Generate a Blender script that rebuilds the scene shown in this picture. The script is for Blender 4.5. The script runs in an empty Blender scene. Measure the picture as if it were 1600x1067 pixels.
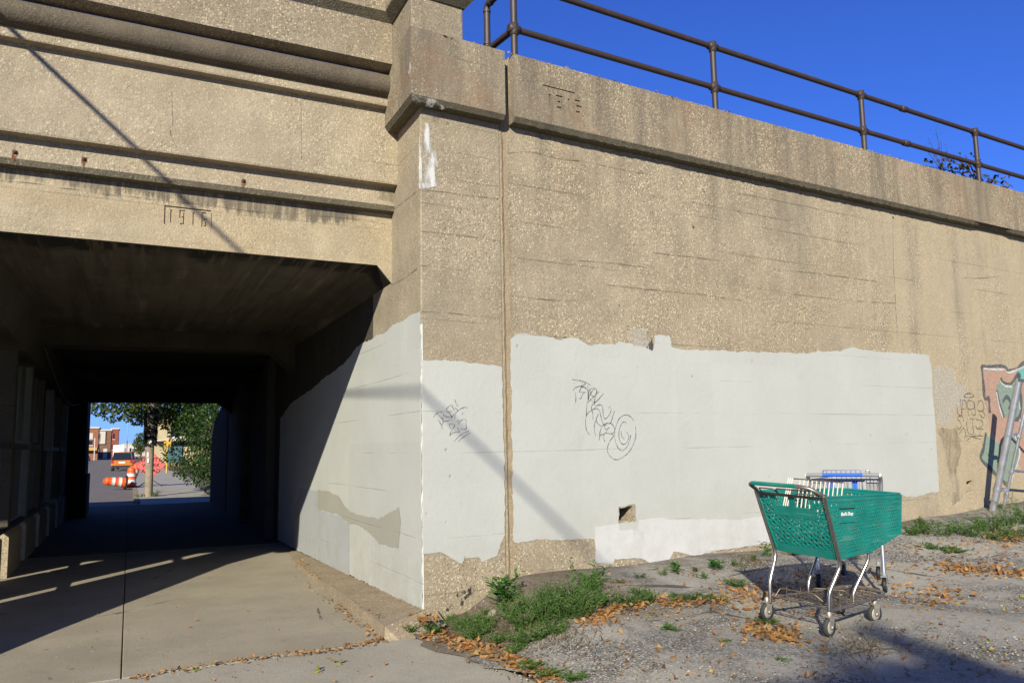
import bpy, bmesh, math, random
from mathutils import Vector, Matrix
from mathutils.geometry import tessellate_polygon
R = math.radians
random.seed(7)
scene = bpy.context.scene
col = scene.collection

# ------------------------------------------------------------------ camera
CAM = Vector((0, 0, 1.45)); FPX = 1318.8
FW = Vector((0.408475, 0.904210, 0.124707)); RT = Vector((0.912101, -0.409577, -0.017854)); UP = Vector((-0.034933, -0.121038, 0.992033))
cd = bpy.data.cameras.new('camera'); cam = bpy.data.objects.new('camera', cd); col.objects.link(cam)
cam.matrix_world = Matrix(((RT.x, UP.x, -FW.x, 0), (RT.y, UP.y, -FW.y, 0), (RT.z, UP.z, -FW.z, 1.45), (0, 0, 0, 1)))
cd.sensor_width = 36; cd.lens = 36 * FPX / 1600; cd.clip_end = 3000; cd.clip_start = .05
scene.camera = cam
def ray(x, y): return FW + RT * ((x - 800) / FPX) - UP * ((y - 533.5) / FPX)
def onz(x, y, z=0.0):
    d = ray(x, y); return CAM + d * ((z - 1.45) / d.z)
def onpl(x, y, P0, n):
    d = ray(x, y); return CAM + d * ((P0 - CAM).dot(n) / d.dot(n))

# ------------------------------------------------------------------ light
SUN = Vector((.69, 1, -.543)).normalized()
ld = bpy.data.lights.new('sun', 'SUN'); ld.energy = 5.0; ld.angle = R(.53); ld.color = (1, .945, .80)
sun = bpy.data.objects.new('sun', ld); col.objects.link(sun)
sun.rotation_euler = SUN.to_track_quat('-Z', 'Y').to_euler()
w = bpy.data.worlds.new('World'); scene.world = w; w.use_nodes = True
nt = w.node_tree; nt.nodes.clear()
sky = nt.nodes.new('ShaderNodeTexSky'); sky.sky_type = 'NISHITA'; sky.sun_disc = False
sky.sun_elevation = R(24); sky.sun_rotation = math.atan2(-.69, -1) % (2 * math.pi)
sky.air_density = 1.0; sky.dust_density = .2; sky.ozone_density = 3.0; sky.altitude = 300
hs = nt.nodes.new('ShaderNodeMix'); hs.data_type = 'RGBA'; hs.blend_type = 'MULTIPLY'; hs.inputs[0].default_value = 1; hs.inputs[7].default_value = (.42, .76, 1.85, 1)
bg = nt.nodes.new('ShaderNodeBackground'); bg.inputs[1].default_value = .052
ow = nt.nodes.new('ShaderNodeOutputWorld')
nt.links.new(sky.outputs[0], hs.inputs[6]); nt.links.new(hs.outputs[2], bg.inputs[0]); nt.links.new(bg.outputs[0], ow.inputs[0])
scene.view_settings.view_transform = 'Standard'; scene.view_settings.look = 'None'
scene.view_settings.exposure = 0.74; scene.view_settings.gamma = 1

# ------------------------------------------------------------------ node helper
ALB = (.682, .682, .655)
class NT:
    def __init__(s, name):
        s.m = bpy.data.materials.new(name); s.m.use_nodes = True; s.t = s.m.node_tree; s.t.nodes.clear()
        s.o = s.t.nodes.new('ShaderNodeOutputMaterial'); s.b = s.t.nodes.new('ShaderNodeBsdfPrincipled')
        s.t.links.new(s.b.outputs[0], s.o.inputs[0]); s._pos = None
    def n(s, k, **kw):
        x = s.t.nodes.new(k)
        for a, b in kw.items(): setattr(x, a, b)
        return x
    def l(s, a, b): s.t.links.new(a, b)
    def put(s, sock, v):
        if isinstance(v, bpy.types.NodeSocket): s.l(v, sock)
        elif isinstance(v, tuple) and len(v) == 3 and sock.type == 'RGBA': sock.default_value = (*v, 1)
        else: sock.default_value = v
    def pos(s):
        if s._pos is None: s._pos = s.n('ShaderNodeNewGeometry').outputs['Position']
        return s._pos
    def obj(s): return s.n('ShaderNodeTexCoord').outputs['Object']
    def scl(s, v, sc, off=(0, 0, 0)):
        m = s.n('ShaderNodeMapping'); s.l(v, m.inputs[0]); m.inputs['Scale'].default_value = sc; m.inputs['Location'].default_value = off; return m.outputs[0]
    def noise(s, v, sc, det=3, rough=.55, out=0, dist=0.0):
        x = s.n('ShaderNodeTexNoise'); s.l(v, x.inputs['Vector']); x.inputs['Scale'].default_value = sc; x.inputs['Detail'].default_value = det
        x.inputs['Roughness'].default_value = rough; x.inputs['Distortion'].default_value = dist; return x.outputs[out]
    def vor(s, v, sc, feat='F1', out='Distance'):
        x = s.n('ShaderNodeTexVoronoi', feature=feat); s.l(v, x.inputs['Vector']); x.inputs['Scale'].default_value = sc; return x.outputs[out]
    def mr(s, v, a, b, c=0.0, d=1.0, smooth=False):
        x = s.n('ShaderNodeMapRange'); s.put(x.inputs[0], v)
        for i, q in enumerate((a, b, c, d)): x.inputs[i + 1].default_value = q
        if smooth: x.interpolation_type = 'SMOOTHSTEP'
        return x.outputs[0]
    def math(s, op, a, b=0.0):
        x = s.n('ShaderNodeMath', operation=op); s.put(x.inputs[0], a); s.put(x.inputs[1], b); return x.outputs[0]
    def mix(s, f, a, b, mode='MIX'):
        x = s.n('ShaderNodeMix', data_type='RGBA', blend_type=mode); s.put(x.inputs[0], f); s.put(x.inputs[6], a); s.put(x.inputs[7], b); return x.outputs[2]
    def sep(s, v):
        x = s.n('ShaderNodeSeparateXYZ'); s.l(v, x.inputs[0]); return x.outputs
    def bump(s, h, strength=.5, dist=.01, prev=None):
        x = s.n('ShaderNodeBump'); s.l(h, x.inputs['Height']); x.inputs['Strength'].default_value = strength; x.inputs['Distance'].default_value = dist
        if prev: s.l(prev, x.inputs['Normal'])
        return x.outputs[0]
    def fin(s, colr, rough=.9, nrm=None, metal=0.0, spec=.3):
        if metal < .5:
            x = s.n('ShaderNodeMix', data_type='RGBA', blend_type='MULTIPLY'); x.inputs[0].default_value = 1; s.put(x.inputs[6], colr); x.inputs[7].default_value = (*ALB, 1); colr = x.outputs[2]
        s.put(s.b.inputs['Base Color'], colr); s.put(s.b.inputs['Roughness'], rough); s.b.inputs['Metallic'].default_value = metal
        s.b.inputs['Specular IOR Level'].default_value = spec
        if nrm: s.l(nrm, s.b.inputs['Normal'])
        return s.m
def plain(name, c, rough=.6, metal=0.0, spec=.5, var=.15, sc=6):
    m = NT(name); v = m.obj()
    f = m.mr(m.noise(v, sc, 4), .3, .7)
    dk = tuple(x * (1 - var) for x in c); lt = tuple(min(1, x * (1 + var)) for x in c)
    return m.fin(m.mix(f, dk, lt), rough, None, metal, spec)

# ------------------------------------------------------------------ concrete
def concrete(name, c, agg=.5, board=.21, lines=.5, streak=.4, stain=.35, warm=.3, axis='z', extra=None, grit=1.0, bumpk=1.0, cast=1.0):
    m = NT(name); p = m.pos(); x, y, z = m.sep(p)
    big = m.noise(p, .55, 4, .6); mid = m.noise(p, 2.3, 5, .62)
    dark = tuple(k * .74 for k in c); wm = (c[0] * 1.1, c[1] * .98, c[2] * .80)
    cc = m.mix(m.mr(mid, .35, .7), dark, tuple(k * 1.07 for k in c))
    cc = m.mix(m.math('MULTIPLY', m.mr(big, .42, .66), warm), cc, wm)
    # board bands
    zz = z if axis == 'z' else y
    wob = m.math('MULTIPLY', m.noise(m.scl(p, (.5, .5, .5)), 1.0, 2), .05)
    bz = m.math('DIVIDE', m.math('ADD', zz, wob), board)
    fl = m.math('FLOOR', bz); fr = m.math('FRACT', bz)
    wn = m.n('ShaderNodeTexWhiteNoise', noise_dimensions='1D'); m.l(fl, wn.inputs['W'])
    cc = m.mix(m.math('MULTIPLY', wn.outputs[0], .16 * cast), cc, tuple(k * .72 for k in c))
    # vertical run-off streaks
    st = m.noise(m.scl(p, (5, 5, .35) if axis == 'z' else (6, .3, 6)), 1.0, 4, .6)
    cc = m.mix(m.math('MULTIPLY', m.mr(st, .5, .76), streak), cc, tuple(k * .5 for k in c))
    # exposed aggregate, patchy
    patch = m.mr(m.noise(p, 1.1, 5, .65), .38, .62, .25, 1)
    wp = m.noise(p, 30, 2, .5, 1)
    off = m.n('ShaderNodeVectorMath', operation='MULTIPLY_ADD'); m.l(wp, off.inputs[0]); off.inputs[1].default_value = (.02, .02, .02); m.l(p, off.inputs[2])
    vc = m.vor(off.outputs[0], 50, 'F1', 'Color'); vd = m.vor(off.outputs[0], 50)
    rs = m.sep(vc)
    lightm = m.math('MULTIPLY', m.mr(rs[0], .66, .74), m.mr(vd, .55, .35))
    darkm = m.math('MULTIPLY', m.mr(rs[1], .68, .78), m.mr(vd, .6, .4))
    lightm = m.math('MULTIPLY', lightm, m.math('MULTIPLY', patch, agg))
    darkm = m.math('MULTIPLY', darkm, m.math('MULTIPLY', patch, agg * .9))
    cc = m.mix(darkm, cc, tuple(k * .32 for k in c))
    cc = m.mix(lightm, cc, (min(.8, c[0] * 2.0), min(.76, c[1] * 2.0), min(.7, c[2] * 2.05)))
    vb = m.vor(p, 36); vbc = m.sep(m.vor(p, 36, 'F1', 'Color'))
    bs = m.math('MULTIPLY', m.math('MULTIPLY', m.mr(vbc[0], .88, .92), m.mr(vb, .30, .18)), min(1, agg * 1.1))
    cc = m.mix(bs, cc, (min(.85, c[0] * 2.0), min(.82, c[1] * 2.1), min(.78, c[2] * 2.3)))
    bs = m.math('MULTIPLY', m.math('MULTIPLY', m.mr(vbc[1], .90, .93), m.mr(vb, .24, .16)), min(1, agg))
    cc = m.mix(bs, cc, tuple(k * .25 for k in c))
    g = m.noise(p, 95, 3, .75)
    cc = m.mix(m.math('MULTIPLY', m.mr(g, .5, .70), .75 * grit), cc, tuple(k * .55 for k in c))
    cc = m.mix(m.math('MULTIPLY', m.mr(g, .48, .3), .45 * grit), cc, tuple(min(.8, k * 1.6) for k in c))
    # weathering blotches
    bl = m.noise(p, 1.6, 7, .72, 0, .4)
    cc = m.mix(m.math('MULTIPLY', m.mr(bl, .55, .74), stain), cc, (c[0] * .42, c[1] * .42, c[2] * .42))
    # board joints
    lm = m.mr(m.math('ABSOLUTE', m.math('SUBTRACT', fr, .5)), .468, .49)
    lm = m.math('MULTIPLY', lm, m.mr(m.noise(m.scl(p, (.45, .45, 3)), 1.0, 6, .7), .5, .6))
    cc = m.mix(m.math('MULTIPLY', lm, lines), cc, tuple(k * .3 for k in c))
    if extra: cc = extra(m, cc, x, y, z, p)
    h = m.math('ADD', m.math('MULTIPLY', m.mr(vd, 0, .6, 1, 0), patch), m.math('MULTIPLY', g, .9))
    n1 = m.bump(h, .55 * bumpk, .006)
    n2 = m.bump(m.math('SUBTRACT', m.math('MULTIPLY', m.noise(p, 7, 5, .6), 1.0), m.math('MULTIPLY', lm, .9 * lines)), .35 * bumpk, .02, n1)
    return m.fin(cc, .93, n2, 0, .2)

def beam_extra(m, cc, x, y, z, p):
    # black mould hanging below the band, rust tint and efflorescence
    nz = m.noise(m.scl(p, (16, 16, 2.0)), 1.0, 5, .7); nb = m.noise(m.scl(p, (1.1, 1.1, .2)), 1.0, 2, .5)
    lim = m.math('SUBTRACT', 3.735, m.math('MULTIPLY', m.mr(m.math('ADD', nb, m.math('MULTIPLY', m.math('SUBTRACT', nz, .5), .5)), .38, .62), .17))
    a = m.mr(m.math('SUBTRACT', z, lim), -.02, .03)
    a = m.math('MULTIPLY', m.math('MULTIPLY', a, m.mr(nz, .36, .56, .25, 1)), m.mr(nb, .40, .5))
    cc = m.mix(m.math('MULTIPLY', a, .68), cc, (.05, .05, .05))
    r = m.mr(m.noise(m.scl(p, (.7, .7, 2.2)), 1.0, 4, .6), .52, .7)
    return m.mix(m.math('MULTIPLY', r, .5), cc, (.36, .25, .13))
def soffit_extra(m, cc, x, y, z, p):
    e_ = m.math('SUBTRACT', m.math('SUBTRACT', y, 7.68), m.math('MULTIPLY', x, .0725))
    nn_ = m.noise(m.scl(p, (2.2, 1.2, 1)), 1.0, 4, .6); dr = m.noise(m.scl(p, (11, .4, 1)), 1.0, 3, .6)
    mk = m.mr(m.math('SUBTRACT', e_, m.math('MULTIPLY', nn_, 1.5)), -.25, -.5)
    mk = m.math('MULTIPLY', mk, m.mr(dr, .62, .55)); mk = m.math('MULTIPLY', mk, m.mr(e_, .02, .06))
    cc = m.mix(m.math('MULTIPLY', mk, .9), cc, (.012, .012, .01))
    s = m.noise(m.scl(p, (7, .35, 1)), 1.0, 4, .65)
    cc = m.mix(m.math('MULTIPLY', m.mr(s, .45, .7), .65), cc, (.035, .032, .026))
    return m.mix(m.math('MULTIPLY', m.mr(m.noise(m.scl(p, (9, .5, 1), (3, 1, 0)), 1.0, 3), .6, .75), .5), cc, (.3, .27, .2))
def damp_extra(m, cc, x, y, z, p):
    # dark run-off stains below the coping, orange clean stretch to the right
    st = m.noise(m.scl(p, (2.3, 2.3, .22), (0, 0, 4)), 1.0, 4, .6)
    top = m.mr(z, 2.9, 4.5)
    cc = m.mix(m.math('MULTIPLY', m.math('MULTIPLY', m.mr(st, .48, .68), m.math('MULTIPLY', top, m.mr(x, 8.6, 7.2))), .5), cc, (.13, .115, .09))
    cc = m.mix(m.math('MULTIPLY', m.mr(x, 7.6, 9.2), m.mr(st, .62, .45)), cc, m.mix(.55, cc, (.50, .41, .275)))
    return cc
def band_extra(m, cc, x, y, z, p):
    st = m.noise(m.scl(p, (3.0, 3.0, .3)), 1.0, 5, .65)
    cc = m.mix(m.math('MULTIPLY', m.mr(st, .45, .66), .6), cc, (.12, .105, .085))
    r = m.mr(m.noise(p, .9, 5, .7), .54, .66)
    return m.mix(m.math('MULTIPLY', r, .4), cc, (.3, .17, .1))

C0 = (.425, .353, .25)
M = {}
M['wall'] = concrete('weathered_concrete', C0, .85, .36, .5, .38, .42, .35, extra=damp_extra)
M['pil'] = concrete('pilaster_concrete', (.405, .34, .242), .6, .26, .4, .3, .35, .3)
M['coping'] = concrete('coping_concrete', (.375, .308, .215), .95, .5, .2, .5, .45, .2, extra=band_extra, grit=1.3)
M['coping_bevel'] = concrete('shaded_bevel_concrete', (.17, .15, .105), .7, .5, .1, .6, .6, .1, grit=1.2)  # dull bevel tone with the shade under ledges put into it
M['parapet'] = concrete('parapet_concrete', (.355, .295, .21), 1.0, .4, .2, .4, .4, .25, grit=1.3)
M['panel'] = concrete('girder_panel_concrete', (.455, .38, .275), .45, .35, .3, .25, .22, .2, grit=.7)
M['beam'] = concrete('stained_beam_concrete', (.47, .39, .27), .35, .3, .25, .2, .18, .3, extra=beam_extra, grit=.6)
M['roll'] = concrete('shaded_moulding_concrete', (.165, .135, .098), .35, .9, .1, .5, .4, .1, grit=.8)  # parapet's shadow on the roll put into this darker colour
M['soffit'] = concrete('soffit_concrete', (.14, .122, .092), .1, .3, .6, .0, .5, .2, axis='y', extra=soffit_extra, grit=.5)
M['inner'] = concrete('shaded_concrete', (.10, .088, .066), .15, .3, .4, .5, .6, .0, grit=.5)  # underpass shade put into the colour of the inner concrete
M['inner2'] = concrete('deep_shade_concrete', (.033, .029, .018), .15, .3, .4, .5, .5, .0, grit=.5)  # near-black copy, deep tunnel shade put into its colour
M['mortar'] = concrete('joint_mortar', (.38, .30, .20), .3, .6, .1, .7, .3, .1, grit=.8)
M['kerbc'] = concrete('kerb_concrete', (.40, .32, .22), .6, 9, 0, .2, .3, .2, grit=1.0)
def walk(name, c, spots=.5):
    m = NT(name); p = m.pos()
    cc = m.mix(m.mr(m.noise(p, 1.2, 5, .6), .35, .68), tuple(k * .84 for k in c), tuple(k * 1.08 for k in c))
    cc = m.mix(m.math('MULTIPLY', m.mr(m.noise(p, 4.5, 6, .7, 0, .5), .56, .76), .4), cc, tuple(k * .58 for k in c))
    g = m.noise(p, 75, 4, .8)
    cc = m.mix(m.math('MULTIPLY', m.mr(g, .5, .7), .75), cc, tuple(k * .45 for k in c))
    cc = m.mix(m.math('MULTIPLY', m.mr(m.noise(p, 9, 5, .7), .6, .72), .35), cc, tuple(k * .5 for k in c))
    cc = m.mix(m.math('MULTIPLY', m.mr(g, .46, .25), .35), cc, tuple(k * 1.4 for k in c))
    vc = m.sep(m.vor(p, 26, 'F1', 'Color')); vd = m.vor(p, 26)
    cc = m.mix(m.math('MULTIPLY', m.math('MULTIPLY', m.mr(vc[0], .9, .93), m.mr(vd, .2, .12)), spots), cc, (.05, .04, .03))
    # hairline cracks
    e = m.vor(m.scl(p, (1, 1, 0)), .55, 'DISTANCE_TO_EDGE'); wv = m.noise(p, 2.0, 4)
    ck = m.math('MULTIPLY', m.mr(m.math('ADD', e, m.math('MULTIPLY', wv, .06)), .036, .031), m.mr(m.noise(p, .7, 2), .55, .6))
    cc = m.mix(m.math('MULTIPLY', ck, .75), cc, (.07, .055, .04))
    gm = m.sep(m.vor(p, 4.2, 'F1', 'Color')); cc = m.mix(m.math('MULTIPLY', m.math('MULTIPLY', m.mr(gm[0], .72, .75), m.mr(m.vor(p, 4.2), .11, .08)), .6), cc, tuple(k * .35 for k in c))
    return m.fin(cc, .9, m.bump(m.math('ADD', g, m.math('MULTIPLY', m.noise(p, 12, 4), .8)), .5, .006), 0, .25)
M['walk'] = walk('pavement_concrete', (.43, .375, .285))
M['walk_shade'] = walk('shaded_pavement_concrete', (.12, .098, .06))  # darker copy of the pavement, tunnel shade put into its colour
M['walk2'] = walk('pale_pavement_concrete', (.49, .445, .36))
def lot(name):
    m = NT(name); p = m.pos()
    vc = m.sep(m.vor(p, 70, 'F1', 'Color')); vd = m.vor(p, 70)
    big = m.mr(m.noise(p, 1.0, 6, .68, 0, .6), .45, .57)          # 0 = smooth pale patch, 1 = open gravelly asphalt
    base = m.mix(big, (.47, .435, .375), (.25, .235, .205))
    base = m.mix(m.math('MULTIPLY', m.mr(m.noise(p, 3, 6, .7), .5, .7), .4), base, (.15, .125, .10))
    lm = m.math('MULTIPLY', m.mr(vc[0], .62, .7), m.mr(vd, .55, .4))
    dm = m.math('MULTIPLY', m.mr(vc[1], .6, .7), m.mr(vd, .6, .4))
    k = m.mr(big, 0, 1, .3, 1)
    cc = m.mix(m.math('MULTIPLY', dm, k), base, (.05, .045, .04))
    cc = m.mix(m.math('MULTIPLY', lm, k), cc, (.75, .70, .63))
    g = m.noise(p, 160, 3, .7)
    cc = m.mix(m.math('MULTIPLY', m.mr(g, .5, .72), .5), cc, (.08, .07, .06))
    e = m.vor(m.scl(p, (1, 1, 0)), 1.1, 'DISTANCE_TO_EDGE')
    ck = m.mr(m.math('ADD', e, m.math('MULTIPLY', m.noise(p, 3.0, 5), .14)), .078, .066)
    ck = m.math('MULTIPLY', ck, m.mr(m.noise(p, .8, 2), .46, .52))
    cc = m.mix(m.math('MULTIPLY', ck, .75), cc, (.05, .04, .03))
    # brown soil film along the wall
    x, y, z = m.sep(p)
    so = m.math('MULTIPLY', m.mr(m.math('SUBTRACT', y, m.math('MULTIPLY', x, .137)), 6.0, 6.5), m.mr(m.noise(p, 3.0, 5, .7), .38, .55))
    cc = m.mix(m.math('MULTIPLY', so, .7), cc, (.17, .125, .085))
    bd_ = m.math('MULTIPLY', m.mr(m.math('ADD', x, m.math('MULTIPLY', m.noise(p, 3.0, 5, .7), .9)), 4.6, 4.0), m.mr(m.math('SUBTRACT', y, m.math('MULTIPLY', x, -.2)), 5.9, 6.3))
    cc = m.mix(m.math('MULTIPLY', bd_, .8), cc, m.mix(m.mr(m.noise(p, 24, 5, .7), .4, .6), (.13, .095, .06), (.27, .21, .15)))
    return m.fin(cc, .92, m.bump(m.math('ADD', m.math('MULTIPLY', m.mr(vd, 0, .6, 1, 0), k), m.math('ADD', g, m.math('MULTIPLY', ck, -1.5))), .8, .008), 0, .25)
M['lot'] = lot('old_asphalt')
M['soil'] = walk('dry_soil', (.20, .15, .10), .8)
M['road'] = walk('road_asphalt', (.23, .20, .175), .3)
def paint(name, c, dirt=.25, coat=1.0, patches=.4):
    m = NT(name); p = m.pos(); x, y, z = m.sep(p)
    big = m.noise(p, 1.3, 4, .6)
    cc = m.mix(m.mr(big, .35, .68), tuple(k * .95 for k in c), tuple(min(.85, k * 1.03) for k in c))
    # roller-width patches
    bx = m.n('ShaderNodeTexBrick'); m.l(m.scl(p, (1, 1, 1)), bx.inputs[0])
    rv = m.n('ShaderNodeTexWhiteNoise', noise_dimensions='3D')
    fl = m.n('ShaderNodeVectorMath', operation='FLOOR'); m.l(m.scl(p, (1.7, .9, 1.25), (.3, .4, .1)), fl.inputs[0]); m.l(fl.outputs[0], rv.inputs[0])
    cc = m.mix(m.math('MULTIPLY', rv.outputs[0], .26 * patches), cc, tuple(k * .72 for k in c))
    wob = m.math('MULTIPLY', m.noise(m.scl(p, (.5, .5, .5)), 1.0, 2), .05)
    bz = m.math('DIVIDE', m.math('ADD', z, wob), .36); fr = m.math('FRACT', bz)
    lm = m.mr(m.math('ABSOLUTE', m.math('SUBTRACT', fr, .5)), .478, .494)
    lm = m.math('MULTIPLY', lm, m.mr(m.noise(m.scl(p, (.5, .5, 3)), 1.0, 6, .7), .5, .6))
    cc = m.mix(m.math('MULTIPLY', lm, .4), cc, tuple(k * .5 for k in c))
    g = m.noise(p, 60, 4, .7)
    cc = m.mix(m.math('MULTIPLY', m.mr(g, .62, .75), dirt), cc, (.30, .26, .2))
    vd = m.vor(p, 5.5); vv = m.sep(m.vor(p, 5.5, 'F1', 'Color'))
    pit = m.math('MULTIPLY', m.mr(vd, .10, .05), m.mr(vv[0], .7, .75))
    cc = m.mix(m.math('MULTIPLY', pit, .5), cc, (.3, .28, .24))
    wr = m.mr(m.noise(p, 2.0, 8, .75), .60, .70)
    cc = m.mix(m.math('MULTIPLY', wr, dirt * .9), cc, tuple(k * .72 for k in c))
    sh = m.mr(m.noise(p, 28, 5, .75), .60, .70); sh = m.math('MULTIPLY', sh, m.mr(m.noise(p, .9, 4, .6), .52, .66))
    cc = m.mix(m.math('MULTIPLY', sh, .55), cc, (.40, .34, .25))
    lo = m.math('MULTIPLY', m.mr(z, .95, .25), m.mr(m.noise(p, 5, 6, .75), .4, .7))
    cc = m.mix(m.math('MULTIPLY', lo, .4), cc, (.36, .31, .23))
    h = m.math('SUBTRACT', m.math('ADD', m.math('MULTIPLY', g, .5), m.math('MULTIPLY', m.noise(p, 14, 5, .65), .9)), m.math('ADD', m.math('MULTIPLY', lm, 1.1), m.math('MULTIPLY', pit, 1.2)))
    return m.fin(cc, .75, m.bump(h, .32, .010), 0, .3)
M['paint'] = paint('pale_grey_paint', (.535, .54, .50))
M['paint2'] = paint('cool_grey_paint', (.60, .61, .575), .2, patches=.9)
M['paint_w'] = paint('white_paint', (.63, .63, .62), .5)
M['paint_b'] = paint('bluish_grey_paint', (.46, .485, .50), .25)
M['paint_d'] = paint('khaki_grey_paint', (.43, .42, .36), .25)
def thin_paint(name, c, lo=.42, hi=.52, sc=(9, 9, 9), dens=.95):
    m = NT(name); p = m.pos()
    a = m.mr(m.noise(m.scl(p, sc), 1.0, 6, .7), lo, hi)
    m.fin(m.mix(m.noise(p, 50, 3), tuple(k * .85 for k in c), c), .85)
    m.l(m.math('MULTIPLY', a, dens), m.b.inputs['Alpha']); return m.m
M['efflo'] = thin_paint('white_efflorescence', (.78, .77, .74), .40, .58, (14, 14, 3.5))
M['efflo2'] = thin_paint('faint_efflorescence', (.70, .69, .66), .48, .70, (12, 12, 9), .7)
M['ghost'] = thin_paint('worn_white_paint', (.66, .62, .54), .34, .60, (45, 45, 45), .75)
M['ink'] = thin_paint('black_marker', (.05, .055, .06), .30, .6, (40, 40, 40), .62)
M['line'] = thin_paint('form_board_line', (.12, .095, .065), .40, .62, (5, 5, 30), .55)
M['ink_faint'] = thin_paint('faded_marker', (.10, .10, .10), .36, .6, (60, 60, 60), .6)
M['spray_dark'] = thin_paint('dark_spray_paint', (.10, .12, .14), .3, .55, (30, 30, 30), .8)
M['spray_pink'] = thin_paint('pink_spray_paint', (.66, .40, .31), .28, .55, (30, 30, 30), .75)
M['spray_teal'] = thin_paint('teal_spray_paint', (.30, .46, .38), .28, .55, (30, 30, 30), .75)
M['spray_aqua'] = thin_paint('aqua_spray_paint', (.20, .55, .48), .28, .5, (30, 30, 30), .9)
M['spray_white'] = thin_paint('white_spray_line', (.75, .74, .72), .25, .5, (30, 30, 30), .85)
M['rust'] = thin_paint('rust_stain', (.22, .075, .025), .35, .55, (25, 25, 12), .9)
M['mould'] = thin_paint('black_mould', (.05, .045, .04), .42, .56, (30, 30, 6), .85)
M['seep'] = thin_paint('brown_seepage_stain', (.20, .16, .11), .40, .62, (6, 6, 3), .38)

def rail_mat():
    m = NT('brown_painted_steel'); p = m.pos()
    c = m.mix(m.mr(m.noise(p, 9, 5, .7), .52, .7), (.05, .034, .026), (.085, .045, .028))
    c = m.mix(m.mr(m.noise(p, 60, 3, .7), .62, .75), c, (.15, .06, .03))
    return m.fin(c, .55, m.bump(m.noise(p, 90, 3), .3, .003), .0, .5)
M['rail'] = rail_mat()
M['galv'] = plain('galvanised_steel', (.45, .46, .49), .38, .85, .5, .18, 9)
M['chrome'] = plain('chromed_steel', (.46, .43, .38), .30, 1.0, .5, .2, 30)
M['dull'] = plain('tarnished_steel', (.23, .19, .15), .45, .75, .5, .35, 30)
M['wirem'] = plain('rusty_wire', (.16, .125, .09), .5, .6, .5, .4, 40)
def teal():
    m = NT('green_plastic'); v = m.obj()
    c = m.mix(m.mr(m.noise(v, 5, 5, .6), .35, .7), (.0, .20, .165), (.006, .275, .225))
    c = m.mix(m.math('MULTIPLY', m.mr(m.noise(v, 60, 4, .7), .55, .72), .5), c, (.10, .30, .25))
    c = m.mix(m.math('MULTIPLY', m.mr(m.noise(v, 11, 6, .75), .50, .72), .55), c, (.10, .16, .12))
    c = m.mix(m.math('MULTIPLY', m.mr(m.noise(m.scl(v, (3, 3, 40)), 1.0, 4, .7), .58, .7), .35), c, (.25, .42, .37))
    return m.fin(c, .42, None, 0, .45)
M['teal'] = teal()
M['rubber'] = plain('grey_rubber_tyre', (.045, .05, .045), .8, 0, .3, .4, 30)
M['hub'] = plain('pale_plastic_hub', (.42, .38, .31), .6, 0, .3, .25, 40)
M['fork'] = plain('cast_caster_fork', (.30, .27, .22), .5, .5, .4, .3, 30)
M['bone'] = plain('peeling_white_wire_coating', (.72, .66, .58), .6, 0, .4, .15, 40)
M['blue'] = plain('blue_plastic', (.03, .14, .75), .4, 0, .5, .1, 12)
M['greyp'] = plain('grey_plastic', (.28, .28, .28), .55, 0, .4, .15, 12)
M['black'] = plain('black_plastic', (.015, .015, .015), .6, 0, .4, .2)
M['white'] = plain('white_print', (.8, .8, .78), .6, 0, .4, .05)

def leaf_mat(name, cols, trans=.3, rough=.6):
    m = NT(name); g = m.n('ShaderNodeNewGeometry'); r = m.n('ShaderNodeValToRGB'); m.l(g.outputs['Random Per Island'], r.inputs[0])
    e = r.color_ramp.elements; cols = [tuple(a*b for a,b in zip(q, (.78,.78,.72))) for q in cols]
    e[0].position = 0; e[0].color = (*cols[0], 1); e[1].position = 1; e[1].color = (*cols[-1], 1)
    for i, c in enumerate(cols[1:-1]): k = e.new((i + 1) / (len(cols) - 1)); k.color = (*c, 1)
    m.fin(r.outputs[0], rough, None, 0, .3)
    if trans:
        t = m.n('ShaderNodeBsdfTranslucent'); m.l(r.outputs[0], t.inputs[0]); mx = m.n('ShaderNodeMixShader'); mx.inputs[0].default_value = trans
        m.l(m.b.outputs[0], mx.inputs[1]); m.l(t.outputs[0], mx.inputs[2]); m.l(mx.outputs[0], m.o.inputs[0])
    return m.m
M['weed'] = leaf_mat('weed_leaves', [(.07, .15, .03), (.12, .25, .05), (.18, .33, .08), (.26, .35, .13)])
M['weed_d'] = leaf_mat('dark_broad_leaves', [(.05, .16, .03), (.09, .25, .045), (.14, .31, .06)])
M['drygrass'] = leaf_mat('dry_stalks', [(.22, .17, .08), (.30, .22, .12), (.16, .14, .07), (.13, .09, .08)])
M['litter'] = leaf_mat('fallen_leaf_blades', [(.50, .24, .08), (.62, .34, .13), (.45, .17, .05), (.60, .42, .20), (.34, .16, .07), (.58, .30, .10), (.22, .12, .06)], .2)
M['debris'] = leaf_mat('brown_leaf_crumbs', [(.20, .12, .06), (.34, .2, .1), (.12, .09, .06), (.42, .27, .13), (.10, .12, .05)], .1)
M['litter_y'] = leaf_mat('yellow_green_leaf_blades', [(.45, .38, .10), (.3, .34, .08), (.5, .3, .12)], .2)
M['crown'] = leaf_mat('tree_leaves', [(.035, .075, .012), (.07, .12, .02), (.12, .17, .03), (.20, .21, .04)], .35)
M['bush'] = leaf_mat('bush_leaves', [(.015, .045, .008), (.03, .08, .012), (.06, .13, .02), (.11, .20, .03)], .3)
M['topbush'] = leaf_mat('sumac_leaves', [(.03, .05, .02), (.06, .09, .03), (.20, .10, .05), (.10, .11, .04)], .2)
M['bark'] = plain('bark', (.10, .08, .06), .9, 0, .2, .3, 12)
M['polewood'] = plain('weathered_pole_wood', (.30, .245, .18), .9, 0, .2, .2, 5)
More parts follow.
